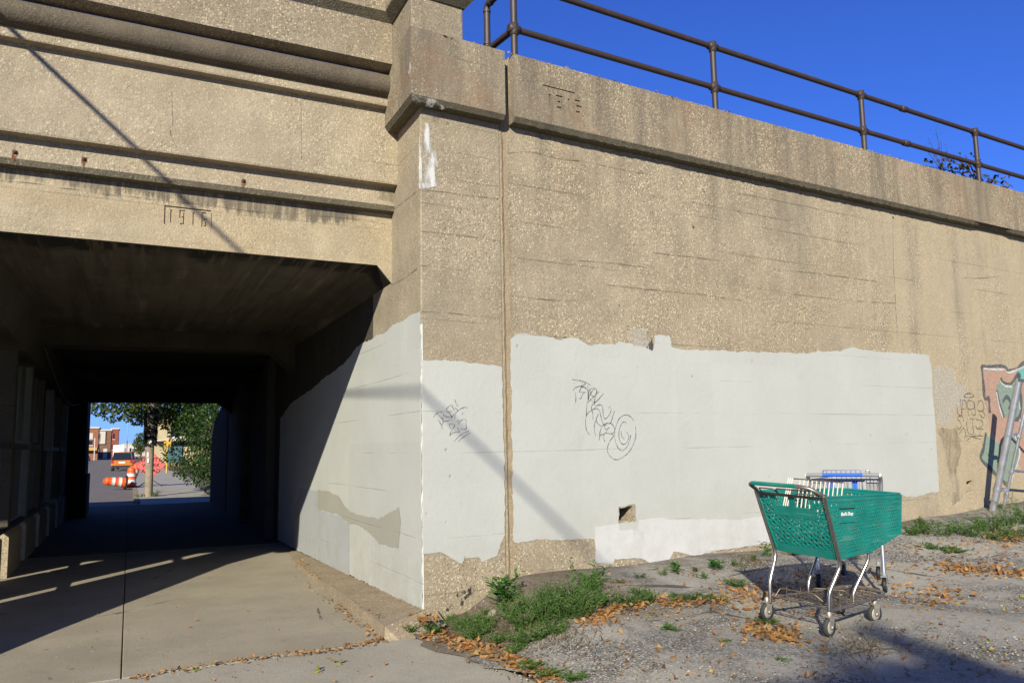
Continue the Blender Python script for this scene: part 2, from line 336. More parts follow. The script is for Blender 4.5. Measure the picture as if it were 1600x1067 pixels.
M['ivy'] = leaf_mat('dead_vine_leaves', [(.02, .02, .015), (.05, .045, .03), (.03, .04, .02)], .1)
M['stonep'] = leaf_mat('loose_stones', [(.5, .45, .38), (.3, .27, .23), (.62, .58, .52), (.2, .18, .15)], 0, .9)

# ------------------------------------------------------------------ mesh helper
class MB:
    def __init__(s): s.v = []; s.f = []; s.sm = []
    def add(s, vs, fs, smooth=False):
        b = len(s.v); s.v += [tuple(q) for q in vs]
        for f in fs: s.f.append(tuple(b + i for i in f)); s.sm.append(smooth)
    def box(s, a, b):
        (x0, y0, z0), (x1, y1, z1) = a, b
        s.add([(x0, y0, z0), (x1, y0, z0), (x1, y1, z0), (x0, y1, z0), (x0, y0, z1), (x1, y0, z1), (x1, y1, z1), (x0, y1, z1)],
              [(0, 3, 2, 1), (4, 5, 6, 7), (0, 1, 5, 4), (1, 2, 6, 5), (2, 3, 7, 6), (3, 0, 4, 7)]); return s
    def prism(s, pa, pb):                      # two matching rings
        n = len(pa); s.add(list(pa) + list(pb), [tuple(range(n))[::-1], tuple(range(n, 2 * n))] + [(i, (i + 1) % n, n + (i + 1) % n, n + i) for i in range(n)]); return s
    def tube(s, pts, r, seg=8, cap=True, smooth=True):
        pts = [Vector(p) for p in pts]; n = len(pts); rs = r if isinstance(r, (list, tuple)) else [r] * n
        ring = []; prev = None
        for i, p in enumerate(pts):
            t = (pts[min(i + 1, n - 1)] - pts[max(i - 1, 0)]).normalized()
            if prev is None: a = t.orthogonal().normalized()
            else: a = (prev - t * prev.dot(t)); a = a.normalized() if a.length > 1e-6 else t.orthogonal().normalized()
            prev = a; b = t.cross(a)
            ring.append([p + (a * math.cos(2 * math.pi * k / seg) + b * math.sin(2 * math.pi * k / seg)) * rs[i] for k in range(seg)])
        vs = [v for q in ring for v in q]
        fs = [(i * seg + k, i * seg + (k + 1) % seg, (i + 1) * seg + (k + 1) % seg, (i + 1) * seg + k) for i in range(n - 1) for k in range(seg)]
        s.add(vs, fs, smooth)
        if cap:
            s.add(ring[0], [tuple(range(seg))[::-1]]); s.add(ring[-1], [tuple(range(seg))])
        return s
    def lathe(s, prof, c, ax=(0, 0, 1), seg=20, smooth=True):      # prof: (radius, height)
        ax = Vector(ax).normalized(); a = ax.orthogonal().normalized(); b = ax.cross(a); c = Vector(c)
        vs = [c + ax * h + (a * math.cos(2 * math.pi * k / seg) + b * math.sin(2 * math.pi * k / seg)) * r for r, h in prof for k in range(seg)]
        n = len(prof)
        s.add(vs, [(i * seg + k, i * seg + (k + 1) % seg, (i + 1) * seg + (k + 1) % seg, (i + 1) * seg + k) for i in range(n - 1) for k in range(seg)], smooth); return s
    def bar(s, a, b, w, t, nrm):               # flat bar from a to b, width w across, thickness t along nrm
        a = Vector(a); b = Vector(b); d = (b - a).normalized(); n = Vector(nrm).normalized(); q = d.cross(n).normalized() * w / 2; n = n * t / 2
        s.prism([a - q - n, a + q - n, a + q + n, a - q + n], [b - q - n, b + q - n, b + q + n, b - q + n]); return s
    def build(s, name, mat, parent=None, loc=None):
        me = bpy.data.meshes.new(name); me.from_pydata(s.v, [], s.f)
        me.polygons.foreach_set('use_smooth', s.sm); me.materials.append(mat); me.update()
        o = bpy.data.objects.new(name, me); col.objects.link(o)
        if parent:
            o.parent = parent
            if loc != 'local': o.matrix_parent_inverse = Matrix.Translation(-parent.location)
        return o
def fixn(o):
    bm = bmesh.new(); bm.from_mesh(o.data); bmesh.ops.recalc_face_normals(bm, faces=bm.faces); bm.to_mesh(o.data); bm.free(); return o
def bevel(o, wd=.01, seg=2, ang=40):
    m = o.modifiers.new('bevel', 'BEVEL'); m.width = wd; m.segments = seg; m.limit_method = 'ANGLE'; m.angle_limit = R(ang); return o
def tag(o, label=None, cat=None, group=None, kind=None):
    if label: o['label'] = label
    if cat: o['category'] = cat
    if group: o['group'] = group
    if kind: o['kind'] = kind
    return o
def empty(name, loc, label=None, cat=None, group=None, rz=0):
    o = bpy.data.objects.new(name, None); col.objects.link(o); o.location = loc; o.rotation_euler = (0, 0, rz); o.empty_display_size = .2
    return tag(o, label, cat, group)
def copy_tree(o, parent=None):
    c = o.copy(); col.objects.link(c)
    if parent: c.parent = parent
    for ch in list(o.children): copy_tree(ch, c)
    return c
def structure(o): o['kind'] = 'structure'; return o

# ------------------------------------------------------------------ ground
def S(t): t = max(0, min(1, t)); return t * t * (3 - 2 * t)
def gz(x, y):
    if x < 2.0 or y > 30: return 0.0
    yr = y - .137 * x
    return .17 * S((x - 2.15) / 1.0) + .13 * S((yr - 4.4) / 1.7) * S((x - 2.45) / .7) - .07 * S((x - 2.2) / .3) * S((3.3 - x) / .6) * S((yr - 5.6) / .6) + .045 * max(0, x - 6) * S((x - 6) / 2)
def gpt(px, py):
    z = 0
    for _ in range(12): p = onz(px, py, z); z = .5 * z + .5 * gz(p.x, p.y)
    p = onz(px, py, z); p.z = gz(p.x, p.y); return p
# base sheet to the horizon, height-field near
def sheet(name, mat, xs, ys, dz, clip=None, hf=gz):
    m = MB(); nx, ny = len(xs), len(ys)
    m.v = [(x, y, hf(x, y) + dz) for y in ys for x in xs]
    for j in range(ny - 1):
        for i in range(nx - 1):
            cx_, cy_ = (xs[i] + xs[i + 1]) / 2, (ys[j] + ys[j + 1]) / 2
            if clip is None or clip(cx_, cy_): m.f.append((j * nx + i, j * nx + i + 1, (j + 1) * nx + i + 1, (j + 1) * nx + i)); m.sm.append(True)
    return structure(m.build(name, mat))
def rng(a, b, st): n = max(1, round((b - a) / st)); return [a + (b - a) * i / n for i in range(n + 1)]
big = [-1500, -600, -200, -60, -20] + rng(-8, -2, 1) + [-1.6, -1.35, -1, 0, .5, 1] + rng(2, 20, 1) + [40, 120, 500, 1500]
bigy = [-1500, -400, -100, -30] + rng(-10, 26, 1) + [26.9, 27.3, 60, 150, 500, 2500]
sheet('ground', M['soil'], big, bigy, -.16, hf=lambda x, y: gz(x, y) + (.06 if ((x > -1.4 and y < 27) or x > .9) else 0))
WALLN = Vector((math.sin(.13657), -math.cos(.13657), 0)); WALLD = Vector((math.cos(.13657), math.sin(.13657), 0))
K = Vector((2.27, 6.936, .111))
# parking lot sheet
def lotclip(x, y): return True
def edge_x(y): return 2.05 + .33 * S((6.3 - y) / 1.6) - .0 * y      # left border of the lot
lm = MB(); ys_ = rng(-6, 9.6, .12); nxl = 130
def lotx(j, i, y):
    x0 = edge_x(y) + .035 * math.sin(y * 9) + .02 * math.sin(y * 23); return x0 + (17 - x0) * (i / nxl) ** 1.25
for j, y in enumerate(ys_):
    for i in range(nxl + 1):
        x = lotx(j, i, y); lm.v.append((x, y, gz(x, y) + .012 * math.sin(x * 3.1 + y * 2.2) * S((x - 2.6) / 1) + .006))
for j in range(len(ys_) - 1):
    for i in range(nxl):
        lm.f.append((j * (nxl + 1) + i, j * (nxl + 1) + i + 1, (j + 1) * (nxl + 1) + i + 1, (j + 1) * (nxl + 1) + i)); lm.sm.append(True)
structure(lm.build('parking_lot', M['lot']))
# pavement slabs with open joints
def slab(name, poly, z, mat, th=.12):
    m = MB(); pa = [Vector((x, y, z - th)) for x, y in poly]; pb = [Vector((x, y, z)) for x, y in poly]
    m.prism(pa, pb); o = m.build(name, mat); fixn(o); bevel(o, .005, 2); return structure(o)
slab('sidewalk', [(-.004, 6.31), (-.004, 14.2), (-1.62, 14.2), (-1.62, 6.15)], 0, M['walk'])
slab('sidewalk', [(-.004, 14.21), (-.004, 27.2), (-1.62, 27.2), (-1.62, 14.21)], 0, M['walk_shade'])
slab('sidewalk', [(2.29, 14.21), (2.29, 27.2), (.004, 27.2), (.004, 14.21)], .001, M['walk_shade'])
slab('sidewalk', [(.004, 6.315), (1.86, 6.53), (1.96, 9), (1.99, 11.4), (2.29, 13.4), (2.29, 14.2), (.004, 14.2)], .001, M['walk'])
slab('sidewalk', [(-1.62, 1.2), (2.5, 1.2), (2.42, 4.2), (2.36, 5.0), (2.22, 5.9), (2.14, 6.7), (1.95, 6.6), (1.86, 6.505), (-1.62, 6.125)], -.002, M['walk2'])
slab('sidewalk', [(-1.62, -6), (2.5, -6), (2.5, 1.18), (-1.62, 1.18)], -.002, M['walk2'])
# far pavement, road and kerb beyond the underpass
slab('sidewalk', [(.34, 27.22), (3.3, 27.22), (3.3, 33.9), (.34, 33.9)], .002, M['walk2'])
slab('sidewalk', [(.34, 33.94), (3.3, 33.94), (3.3, 41), (.34, 41)], .004, M['walk2'])
slab('sidewalk', [(.34, 41.05), (3.3, 41.05), (3.3, 150), (.34, 150)], .002, M['walk2'])
slab('kerb_strip', [(.17, 29), (.33, 29), (.33, 150), (.17, 150)], .012, M['kerbc'])
rd = MB(); rd.add([(-15, -10, -.11), (-1.64, -10, -.11), (-1.64, 27.2, -.11), (-15, 27.2, -.11)], [(0, 1, 2, 3)])
rd.add([(-12.5, 27.21, -.015), (.33, 27.21, -.015), (.165, 31, -.06), (.165, 1400, -.06), (-12.5, 1400, -.06)], [(0, 1, 2, 3, 4)])
structure(rd.build('road', M['road']))

# wedge kerb along the tunnel wall
kb = MB()
pts = [(1.845, 6.56, .10), (1.90, 8.2, .095), (1.95, 10, .07), (1.985, 11.4, .04), (2.15, 12.6, .015), (2.268, 13.4, .004)]
L = [Vector(p) for p in pts]; Rr = [Vector((2.285, p[1], p[2] + .005)) for p in pts]; Rr[0] = Vector((2.285, 6.925, .125))
L2 = [Vector((p.x - .012, p.y, -.05)) for p in L]
front = Vector((2.02, 6.47, .06))
kb.v = [tuple(q) for q in L + Rr + L2]; n = len(L)
for i in range(n - 1):
    kb.f += [(i, n + i, n + i + 1, i + 1), (2 * n + i, i, i + 1, 2 * n + i + 1)]; kb.sm += [False, False]
b = len(kb.v); kb.v += [(1.97, 6.60, .075), (2.34, 6.84, .16), (1.96, 6.50, -.02), (2.42, 6.74, .02)]
kb.f += [(0, b, b + 1, n), (0, 2 * n, b + 2, b), (b, b + 2, b + 3, b + 1)]; kb.sm += [False] * 3
ko = kb.build('kerb_strip', M['kerbc']); fixn(ko); structure(ko)

# ------------------------------------------------------------------ planar faces with holes
def face_holes(mb, outer, holes, mp, depth=0.02, floor=True):
    """outer/holes: 2D loops; mp(u,v,d)->3D with d = depth into the wall"""
    loops = [[Vector((u, v, 0)) for u, v in lp] for lp in [outer] + [h if isinstance(h, list) else h[0] for h in holes]]
    tris = tessellate_polygon(loops); flat = [q for lp in loops for q in lp]
    mb.add([mp(q.x, q.y, 0) for q in flat], [tuple(t) for t in tris])
    for h in holes:
        d = depth
        if not isinstance(h, list): h, d = h
        k = len(h); a = [mp(u, v, 0) for u, v in h]; bq = [mp(u, v, d) for u, v in h]
        mb.add(a + bq, [(i, (i + 1) % k, k + (i + 1) % k, k + i) for i in range(k)])
        t2 = tessellate_polygon([[Vector((u, v, 0)) for u, v in h]]); mb.add(bq, [tuple(t) for t in t2])
def stroke(pts, w):
    pts = [Vector(p) for p in pts]; Lf, Rg = [], []
    for i, p in enumerate(pts):
        d0 = (p - pts[i - 1]).normalized() if i else (pts[1] - p).normalized(); d1 = (pts[i + 1] - p).normalized() if i < len(pts) - 1 else d0
        t = (d0 + d1).normalized(); n = Vector((-t.y, t.x)); k = w / 2 / max(.45, n.dot(Vector((-d0.y, d0.x))))
        Lf.append((p + n * k)); Rg.append((p - n * k))
    return [(q.x, q.y) for q in Lf] + [(q.x, q.y) for q in Rg[::-1]]
GL = {'1': [(.3, 0), (.3, 1)], '9': [(.0, 0), (.55, 0), (.55, 1), (0, 1), (0, .5), (.40, .5)],
      '6': [(.55, 1), (0, 1), (0, 0), (.55, 0), (.55, .5), (.15, .5)], '5': [(.55, 1), (0, 1), (0, .53), (.55, .53), (.55, 0), (0, 0)]}
def jag(loop, step=.03, amp=.012, seed=1):
    rnd = random.Random(seed); out = []
    for i, a in enumerate(loop):
        a = Vector(a); b = Vector(loop[(i + 1) % len(loop)]); n = max(1, int((b - a).length / step)); d = (b - a).normalized(); q = Vector((-d.y, d.x)); ph = rnd.random() * 9
        for k in range(n):
            p = a + (b - a) * k / n
            am = amp * (math.sin(ph + k * 1.3) * .4 + math.sin(ph * 2 + k * .37) * .5 + rnd.uniform(-.5, .5)) if k else 0
            out.append((p.x + q.x * am, p.y + q.y * am))
    return out

# ------------------------------------------------------------------ wall planes in (u, z)
def mpw(u, v, d=0.0): p = K + WALLD * u - WALLN * d; return Vector((p.x, p.y, v))
def wuv(px, py, off=0.0):
    p = onpl(px, py, K + WALLN * off, WALLN); return ((p - K).dot(WALLD), p.z)
def mps(u, v, d=0.0): return Vector((2.27 + d, 6.936 + u, v))          # tunnel side wall: u along +Y
def suv(px, py):
    p = onpl(px, py, K, Vector((1, 0, 0))); return (p.y - 6.936, p.z)
UJ0 = wuv(784, 500)[0]; UJ1 = wuv(797, 500)[0]
ZC = 4.44                        # underside of coping where it meets wall
ZT = 5.15                        # top of wall
ZCF = 4.545                      # lower edge of coping face
CO = .13
# --- abutment ---------------------------------------------------------------
ab = empty('bridge_abutment', (2.27, 6.936, 0), 'concrete bridge abutment with squared corner pilaster at the mouth of the underpass', 'abutment')
m = MB()
face_holes(m, [(0.012, -.2), (UJ0, -.2), (UJ0, ZT), (0.012, ZT)], [], mpw)
m.add([mpw(.012, -.2), mpw(.012, ZT), mps(.012, ZT), mps(.012, -.2)], [(0, 1, 2, 3)])
m.add([mpw(UJ0, -.2), mpw(UJ0, -.2, .4), mpw(UJ0, ZT, .4), mpw(UJ0, ZT)], [(0, 1, 2, 3)])
o = m.build('pilaster', M['pil'], ab)
m = MB(); m.add([mps(.012, -.2), mps(1.6, -.2), mps(1.6, ZT), mps(.012, ZT)], [(0, 1, 2, 3)])
m.build('pilaster_side', M['panel'], ab)
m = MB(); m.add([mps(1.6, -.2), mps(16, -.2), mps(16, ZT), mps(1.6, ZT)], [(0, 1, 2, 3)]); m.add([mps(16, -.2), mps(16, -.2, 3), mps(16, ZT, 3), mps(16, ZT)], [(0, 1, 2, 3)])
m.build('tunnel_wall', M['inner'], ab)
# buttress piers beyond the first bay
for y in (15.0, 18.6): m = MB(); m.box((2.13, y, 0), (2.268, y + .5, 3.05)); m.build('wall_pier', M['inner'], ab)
# pilaster coping: profile wraps the corner
def coping_profile(c, z0, z1): return [(c, z1), (c, z0 + .10), (c - .035, z0 + .055), (0.0, z0 - .01), (0, z0 - .012)]
m = MB()
def corner(off, z): # outer corner point
    p = K + WALLN * off; return Vector((2.27 - off, p.y - (p.x - (2.27 - off)) * math.tan(.13657), z))
UE = UJ0
prof = [(CO, ZT + .02), (CO, ZCF + .0), (CO - .03, ZCF - .045), (.0, ZC + .055)]
rowA = []; rowB = []; rowC = []
for off, z in prof:
    c = corner(off, z); rowA.append(Vector((2.27 - off, 6.936 + .9, z))); rowB.append(c); e = mpw(UE, z, -off); rowC.append(e)
top_in = [Vector((2.6, 7.8, ZT + .02)), Vector((2.6, 7.3, ZT + .02)), mpw(UE, ZT + .02, .5)]
allr = [top_in] + [[rowA[i], rowB[i], rowC[i]] for i in range(4)]
m.v = [tuple(q) for r in allr for q in r]
for i in range(4):
    for k in range(2): m.f.append((i * 3 + k, i * 3 + k + 1, (i + 1) * 3 + k + 1, (i + 1) * 3 + k)); m.sm.append(False)
m.add([rowC[0], rowC[1], rowC[2], rowC[3], mpw(UE, ZC, .4), mpw(UE, ZT + .02, .4)], [(0, 1, 2, 3, 4, 5)])
cb = MB(); o = m.build('coping', M['coping'], ab); fixn(o)
# bevel and soffit strips, underside shade put into their own material: slightly proud of the soffit
m = MB()
def strip(i, off=.003):
    a, b_, c_ = [Vector(q) for q in (rowA[i], rowB[i], rowC[i])]; d, e, f_ = [Vector(q) for q in (rowA[i + 1], rowB[i + 1], rowC[i + 1])]
    dn = Vector((0, 0, -off)); o_ = Vector((-off, -off, 0))
    m.add([a + dn + o_, b_ + dn + o_, c_ + dn + o_, d + dn + o_, e + dn + o_, f_ + dn + o_], [(0, 1, 4, 3), (1, 2, 5, 4)])
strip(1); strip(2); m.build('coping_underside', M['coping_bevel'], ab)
# pedestal and cap above the pilaster
U_P1 = wuv(725, 80, CO)[0]
m = MB()
def cpt(u, off, z): return mpw(u, z, -off)
pl = corner(CO, 0)
base = [Vector((pl.x, pl.y, 0)), cpt(U_P1, CO, 0), cpt(U_P1, -.9, 0), Vector((pl.x, pl.y + 1.1, 0))]
def at_z(ps, z): return [Vector((p.x, p.y, z)) for p in ps]
cxy = sum(base, Vector()) / 4
grow = lambda ps, g: [Vector((p.x + (g if p.x > cxy.x else -g), p.y + (g if p.y > cxy.y else -g), p.z)) for p in ps]
m.prism(at_z(grow(base, -.004), ZT - .04), at_z(grow(base, -.004), 5.50)); o = m.build('pedestal', M['parapet'], ab); fixn(o); bevel(o, .015, 2)
cxy = sum(base, Vector()) / 4
grow = lambda ps, g: [Vector((p.x + (g if p.x > cxy.x else -g), p.y + (g if p.y > cxy.y else -g), p.z)) for p in ps]
m = MB(); m.prism(at_z(grow(base, .012), 5.47), at_z(grow(base, .085), 5.545)); o = m.build('cap_moulding', M['coping_bevel'], ab); fixn(o)
m = MB(); m.prism(at_z(grow(base, .09), 5.546), at_z(grow(base, .09), 5.80)); o = m.build('pedestal_cap', M['parapet'], ab); fixn(o); bevel(o, .02, 2)

# paint and marks on the abutment
def sheet_on(name, mat, loop, mp, d, parent, holes=(), jagamp=.010, seed=1, step=.03):
    m = MB(); lp = jag(loop, step, jagamp, seed); face_holes(m, lp, [], mp) if not holes else None
    if holes:
        loops = [[Vector((u, v, 0)) for u, v in q] for q in [lp] + list(holes)]; tris = tessellate_polygon(loops); flat = [q for l_ in loops for q in l_]
        m.add([mp(q.x, q.y, 0) for q in flat], [tuple(t) for t in tris])
    o = m.build(name, mat, parent); n = (WALLN if mp is mpw else Vector((-1, 0, 0)))
    for v in o.data.vertices: v.co += n * d
    o.data.update(); return o
W_ = lambda l: [wuv(*q) for q in l]
S_ = lambda l: [suv(*q) for q in l]
pp = [(0.002, wuv(656, 562)[1])] + W_([(690, 563), (740, 567), (783, 573), (786, 640), (788, 760), (789, 835), (776, 868), (753, 878), (750, 871), (726, 872), (722, 880), (700, 868), (688, 862)]) + [(0.002, wuv(661, 866)[1])]
sheet_on('painted_patch', M['paint'], pp, mpw, .003, ab, seed=3, jagamp=.008)
sp = [(0.002, suv(655, 488)[1])] + S_([(640, 494), (628, 502), (616, 507), (608, 514), (600, 521), (590, 523), (580, 531), (566, 535), (556, 545), (548, 557), (535, 570), (522, 580), (505, 592), (490, 606)]) + [(6.5, 2.2), (7.5, 2.0), (7.6, .02), (6.4, .02)] + [(3, .08), (1.2, .105)] + [(0.002, .13)]
sheet_on('painted_patch', M['paint2'], sp, mps, .003, ab, seed=5, jagamp=.010)
sheet_on('paint_touch_up', M['paint_d'], S_([(497, 765), (515, 768), (530, 775), (537, 787), (548, 800), (570, 806), (592, 810), (612, 800), (624, 792), (627, 815), (623, 856), (608, 853), (592, 848), (578, 832), (560, 820), (545, 817), (528, 803), (510, 799), (497, 795)]), mps, .006, ab, seed=8, jagamp=.01)
sheet_on('paint_touch_up', M['paint_b'], S_([(452, 850), (462, 790), (470, 762), (496, 767), (497, 795), (512, 801), (528, 805), (546, 819), (546, 899), (520, 886), (480, 866)]), mps, .0055, ab, seed=9, jagamp=.006)
# bevelled corner arris
m = MB(); a0 = mpw(.013, 0) + WALLN * .004; b0 = mps(.013, 0) + Vector((-.004, 0, 0))
m.add([(a0.x, a0.y, .13), (b0.x, b0.y, .13), (b0.x, b0.y, 2.53), (a0.x, a0.y, 2.53)], [(0, 1, 2, 3)]); m.build('corner_arris', M['paint2'], ab)
# efflorescence
sheet_on('efflorescence_stain', M['efflo'], W_([(664, 192), (669, 194), (673, 212), (679, 228), (684, 255), (680, 275), (683, 292), (668, 295), (655, 296), (655, 288), (662, 286), (664, 265), (661, 240), (663, 215)]), mpw, .004, ab, seed=11, jagamp=.008)
sheet_on('efflorescence_stain', M['efflo'], W_([(655, 205), (657, 230), (660, 288), (654.5, 295), (654, 240)]), mpw, .0045, ab, seed=12, jagamp=.003)
sheet_on('efflorescence_stain', M['efflo2'], [wuv(*q, CO) for q in [(640, 85), (652, 92), (660, 125), (672, 148), (696, 170), (672, 168), (645, 158), (641, 120)]], lambda u, v, d=0: mpw(u, v, d - CO), .004, ab, seed=13, jagamp=.02)
for q in [(724, 925), (733, 921), (738, 917), (727, 933), (721, 941), (716, 929), (730, 930), (705, 948), (699, 952), (735, 926), (719, 935)]:
    u, v = wuv(*q); rr = random.uniform(.014, .03)
    sheet_on('soot_mark', M['mould'], [(u + rr * math.cos(a) * 1.2, v + rr * math.sin(a)) for a in (0, .9, 1.9, 3, 4.1, 5.3)], mpw, .004, ab, seed=int(q[0]), jagamp=.006, step=.01)
#RB
def ribbon(name, mat, strokes, mapper, w, nrm, off, parent, label=None):
    if name in ('crack', 'lift_line') and len(strokes) > 1:
        for st in strokes: ribbon(name, mat, [st], mapper, w, nrm, off, parent)
        return
    m = MB()
    for st in strokes:
        P = [mapper(*q) + nrm * off for q in st]
        # Catmull-Rom resample
        Q = []
        for i in range(len(P) - 1):
            p0, p1, p2, p3 = P[max(i - 1, 0)], P[i], P[i + 1], P[min(i + 2, len(P) - 1)]
            for k in range(5):
                t = k / 5; Q.append(.5 * ((2 * p1) + (p2 - p0) * t + (2 * p0 - 5 * p1 + 4 * p2 - p3) * t * t + (3 * p1 - p0 - 3 * p2 + p3) * t ** 3))
        Q.append(P[-1]); vs = []
        for i, q in enumerate(Q):
            t = (Q[min(i + 1, len(Q) - 1)] - Q[max(i - 1, 0)]).normalized(); s_ = t.cross(nrm).normalized() * w / 2 * (1.15 - .3 * math.sin(i * .7))
            vs += [q - s_, q + s_]
        m.add(vs, [(2 * i, 2 * i + 1, 2 * i + 3, 2 * i + 2) for i in range(len(Q) - 1)])
    o = m.build(name, mat, parent)
    if label: o['label'] = label
    return o
def crop(x0, y0, s): return lambda L_: [(x0 + a / s, y0 + b / s) for a, b in L_]
ribbon('lift_line', M['line'], [[(656, 297), (690, 300), (735, 306), (778, 311)], [(657, 487), (700, 489), (745, 494), (782, 496)], [(657, 415), (690, 418), (730, 424)], [(658, 362), (720, 368), (781, 377)]], lambda x, y: onpl(x, y, K, WALLN), .009, WALLN, .003, ab)
ribbon('lift_line', M['line'], [[(615, 328), (630, 316), (653, 298)], [(612, 445), (630, 436), (652, 420)]], lambda x, y: onpl(x, y, K, Vector((1, 0, 0))), .010, Vector((-1, 0, 0)), .003, ab)
c3 = crop(670, 610, 11.85)
tagA = [[(80, 500), (120, 440), (180, 405), (250, 400)], [(170, 540), (200, 590), (235, 640), (258, 590), (262, 530)], [(235, 640), (240, 720)], [(160, 440), (200, 480), (255, 540)], [(265, 425), (258, 540)],
 [(265, 430), (310, 480), (370, 492), (430, 485)], [(275, 565), (340, 565), (400, 530), (430, 480)], [(380, 280), (340, 320), (315, 360), (370, 415), (430, 480), (480, 425), (540, 375)], [(370, 410), (400, 380)],
 [(390, 265), (430, 290), (450, 345), (480, 350)], [(475, 165), (500, 230), (535, 300)], [(480, 320), (510, 340), (535, 385)], [(540, 370), (600, 330), (660, 312), (710, 322)], [(495, 440), (470, 520)], [(625, 400), (622, 430), (605, 445)],
 [(400, 700), (370, 640), (410, 615), (475, 640), (430, 720), (395, 790), (380, 845)], [(380, 840), (430, 795), (500, 765), (565, 765), (545, 720), (525, 690)], [(540, 625), (570, 570), (620, 540), (680, 540), (683, 620), (682, 715), (590, 705)],
 [(560, 540), (510, 580)], [(465, 935), (540, 860), (620, 800), (735, 748)], [(540, 950), (610, 880), (690, 825), (778, 775)]]
ribbon('graffiti_tag', M['ink'], [c3(s_) for s_ in tagA], lambda x, y: onpl(x, y, K, WALLN), .0065, WALLN, .005, ab, 'small black marker tag on the pale pilaster')

# --- retaining wall -----------------------------------------------------------
rw = empty('retaining_wall', tuple(mpw(UJ1, 0)), 'long weathered concrete retaining wall with pale paint over its lower half', 'retaining wall')
UEND = 14.5
hole1 = W_([(968, 793), (988, 790), (990, 812), (968, 814)]); hole1 = [hole1[0], hole1[1], hole1[2], hole1[3]]
hole2 = W_([(1510, 752), (1520, 750), (1520, 767), (1510, 769)])
hole1 = jag(hole1, .02, .008, 4); hole2 = jag(hole2, .02, .004, 5)
m = MB(); face_holes(m, [(UJ1, -.2), (UEND, -.2), (UEND, ZT), (UJ1, ZT)], [(hole1, .30), (hole2, .25)], mpw)
m.add([mpw(UJ1, -.2), mpw(UJ1, -.2, .4), mpw(UJ1, ZT, .4), mpw(UJ1, ZT)], [(0, 1, 2, 3)])
m.add([mpw(UEND, -.2), mpw(UEND, -.2, .8), mpw(UEND, ZT, .8), mpw(UEND, ZT)], [(0, 1, 2, 3)])
m.add([mpw(UJ1, -.2, .8), mpw(UEND, -.2, .8), mpw(UEND, ZT, .8), mpw(UJ1, ZT, .8)], [(0, 1, 2, 3)])
m.build('wall_face', M['wall'], rw)
m = MB(); jt = [(UJ0 - .01, -.2), (UJ1 + .01, -.2), (UJ1 + .01, ZT + .015), (UJ0 - .01, ZT + .015)]
mj = MB(); zs = rng(-.2, ZT + .01, .07); rnd = random.Random(2)
pv = []
for z in zs:
    j1, j2 = rnd.uniform(-.006, .006), rnd.uniform(-.006, .006); u0 = UJ0 - .003; u1 = UJ1 + .003; um = (u0 + u1) / 2
    pv.append([mpw(u0 + j1, z, .018), mpw(um - .018 + j1, z, .002 + rnd.uniform(-.003, .003)), mpw(um + .006 + j2, z, .012), mpw(u1 + j2, z, .001 + rnd.uniform(-.003, .003)), mpw(u1 + .016, z, -.001)])
mj.v = [tuple(q) for r in pv for q in r]
for i in range(len(zs) - 1):
    for k in range(4): mj.f.append((i * 5 + k, i * 5 + k + 1, i * 5 + k + 6, i * 5 + k + 5)); mj.sm.append(False)
mj.build('expansion_joint', M['mortar'], rw)
# coping of the wall with worn date panel
m = MB(); U0c = UJ1 + .012
mpc = lambda u, v, d=0: mpw(u, v, d - CO)
def digits(txt, u0, z0, hh, wd, gap, sw):
    out = []
    for i, ch in enumerate(txt):
        out.append(stroke([(u0 + i * gap + a * wd, z0 + b_ * hh) for a, b_ in GL[ch]], sw))
    return out
du, dzz = wuv(851, 160, CO)
dg = [(h_, .013) for h_ in digits('1915', du + .03, dzz - .02, .115, .11, .115, .021)]
ul = wuv(848, 139, CO); ur = wuv(899, 150, CO); dg.append((stroke([(ul[0], 4.93), (ur[0], 4.93)], .012), .014))
face_holes(m, [(U0c, ZCF), (UEND, ZCF), (UEND, ZT + .02), (U0c, ZT + .02)], dg, mpc)
def strip2(a, b_, u0, u1): m.add([mpw(u0, a[1], -a[0]), mpw(u1, a[1], -a[0]), mpw(u1, b_[1], -b_[0]), mpw(u0, b_[1], -b_[0])], [(0, 1, 2, 3)])
strip2((CO, ZT + .02), (-.8, ZT + .03), U0c, UEND)
m.add([mpw(U0c, ZT + .02, -CO), mpw(U0c, ZCF, -CO), mpw(U0c, ZCF - .045, -CO + .03), mpw(U0c + .02, ZC + .055, 0), mpw(U0c, ZT + .02, .3)], [(0, 1, 2, 3, 4)])
m.build('coping', M['coping'], rw)
# ragged bevel with a spalled bite
m = MB(); us = rng(U0c, UEND, .05); rnd = random.Random(5); ps = []
for u in us:
    j = rnd.uniform(-.006, .006); sp_ = 0
    x_ = mpw(u, 0).x
    if 10.9 < x_ < 11.9: sp_ = .06 * math.sin((x_ - 10.9) * math.pi) * rnd.uniform(.6, 1.2)
    ps.append([mpw(u, ZCF + .004 + sp_ * 1.2 + abs(j), -CO - .002), mpw(u, ZCF - .045 + sp_ * .7 + j, -CO + .03 + sp_ * .8), mpw(u, ZC + .052, -.0015)])
m.v = [tuple(q) for r in ps for q in r]
for i in range(len(us) - 1):
    for k in range(2): m.f.append((i * 3 + k, i * 3 + 3 + k, i * 3 + 4 + k, i * 3 + 1 + k)); m.sm.append(False)
m.build('coping_underside', M['coping_bevel'], rw)
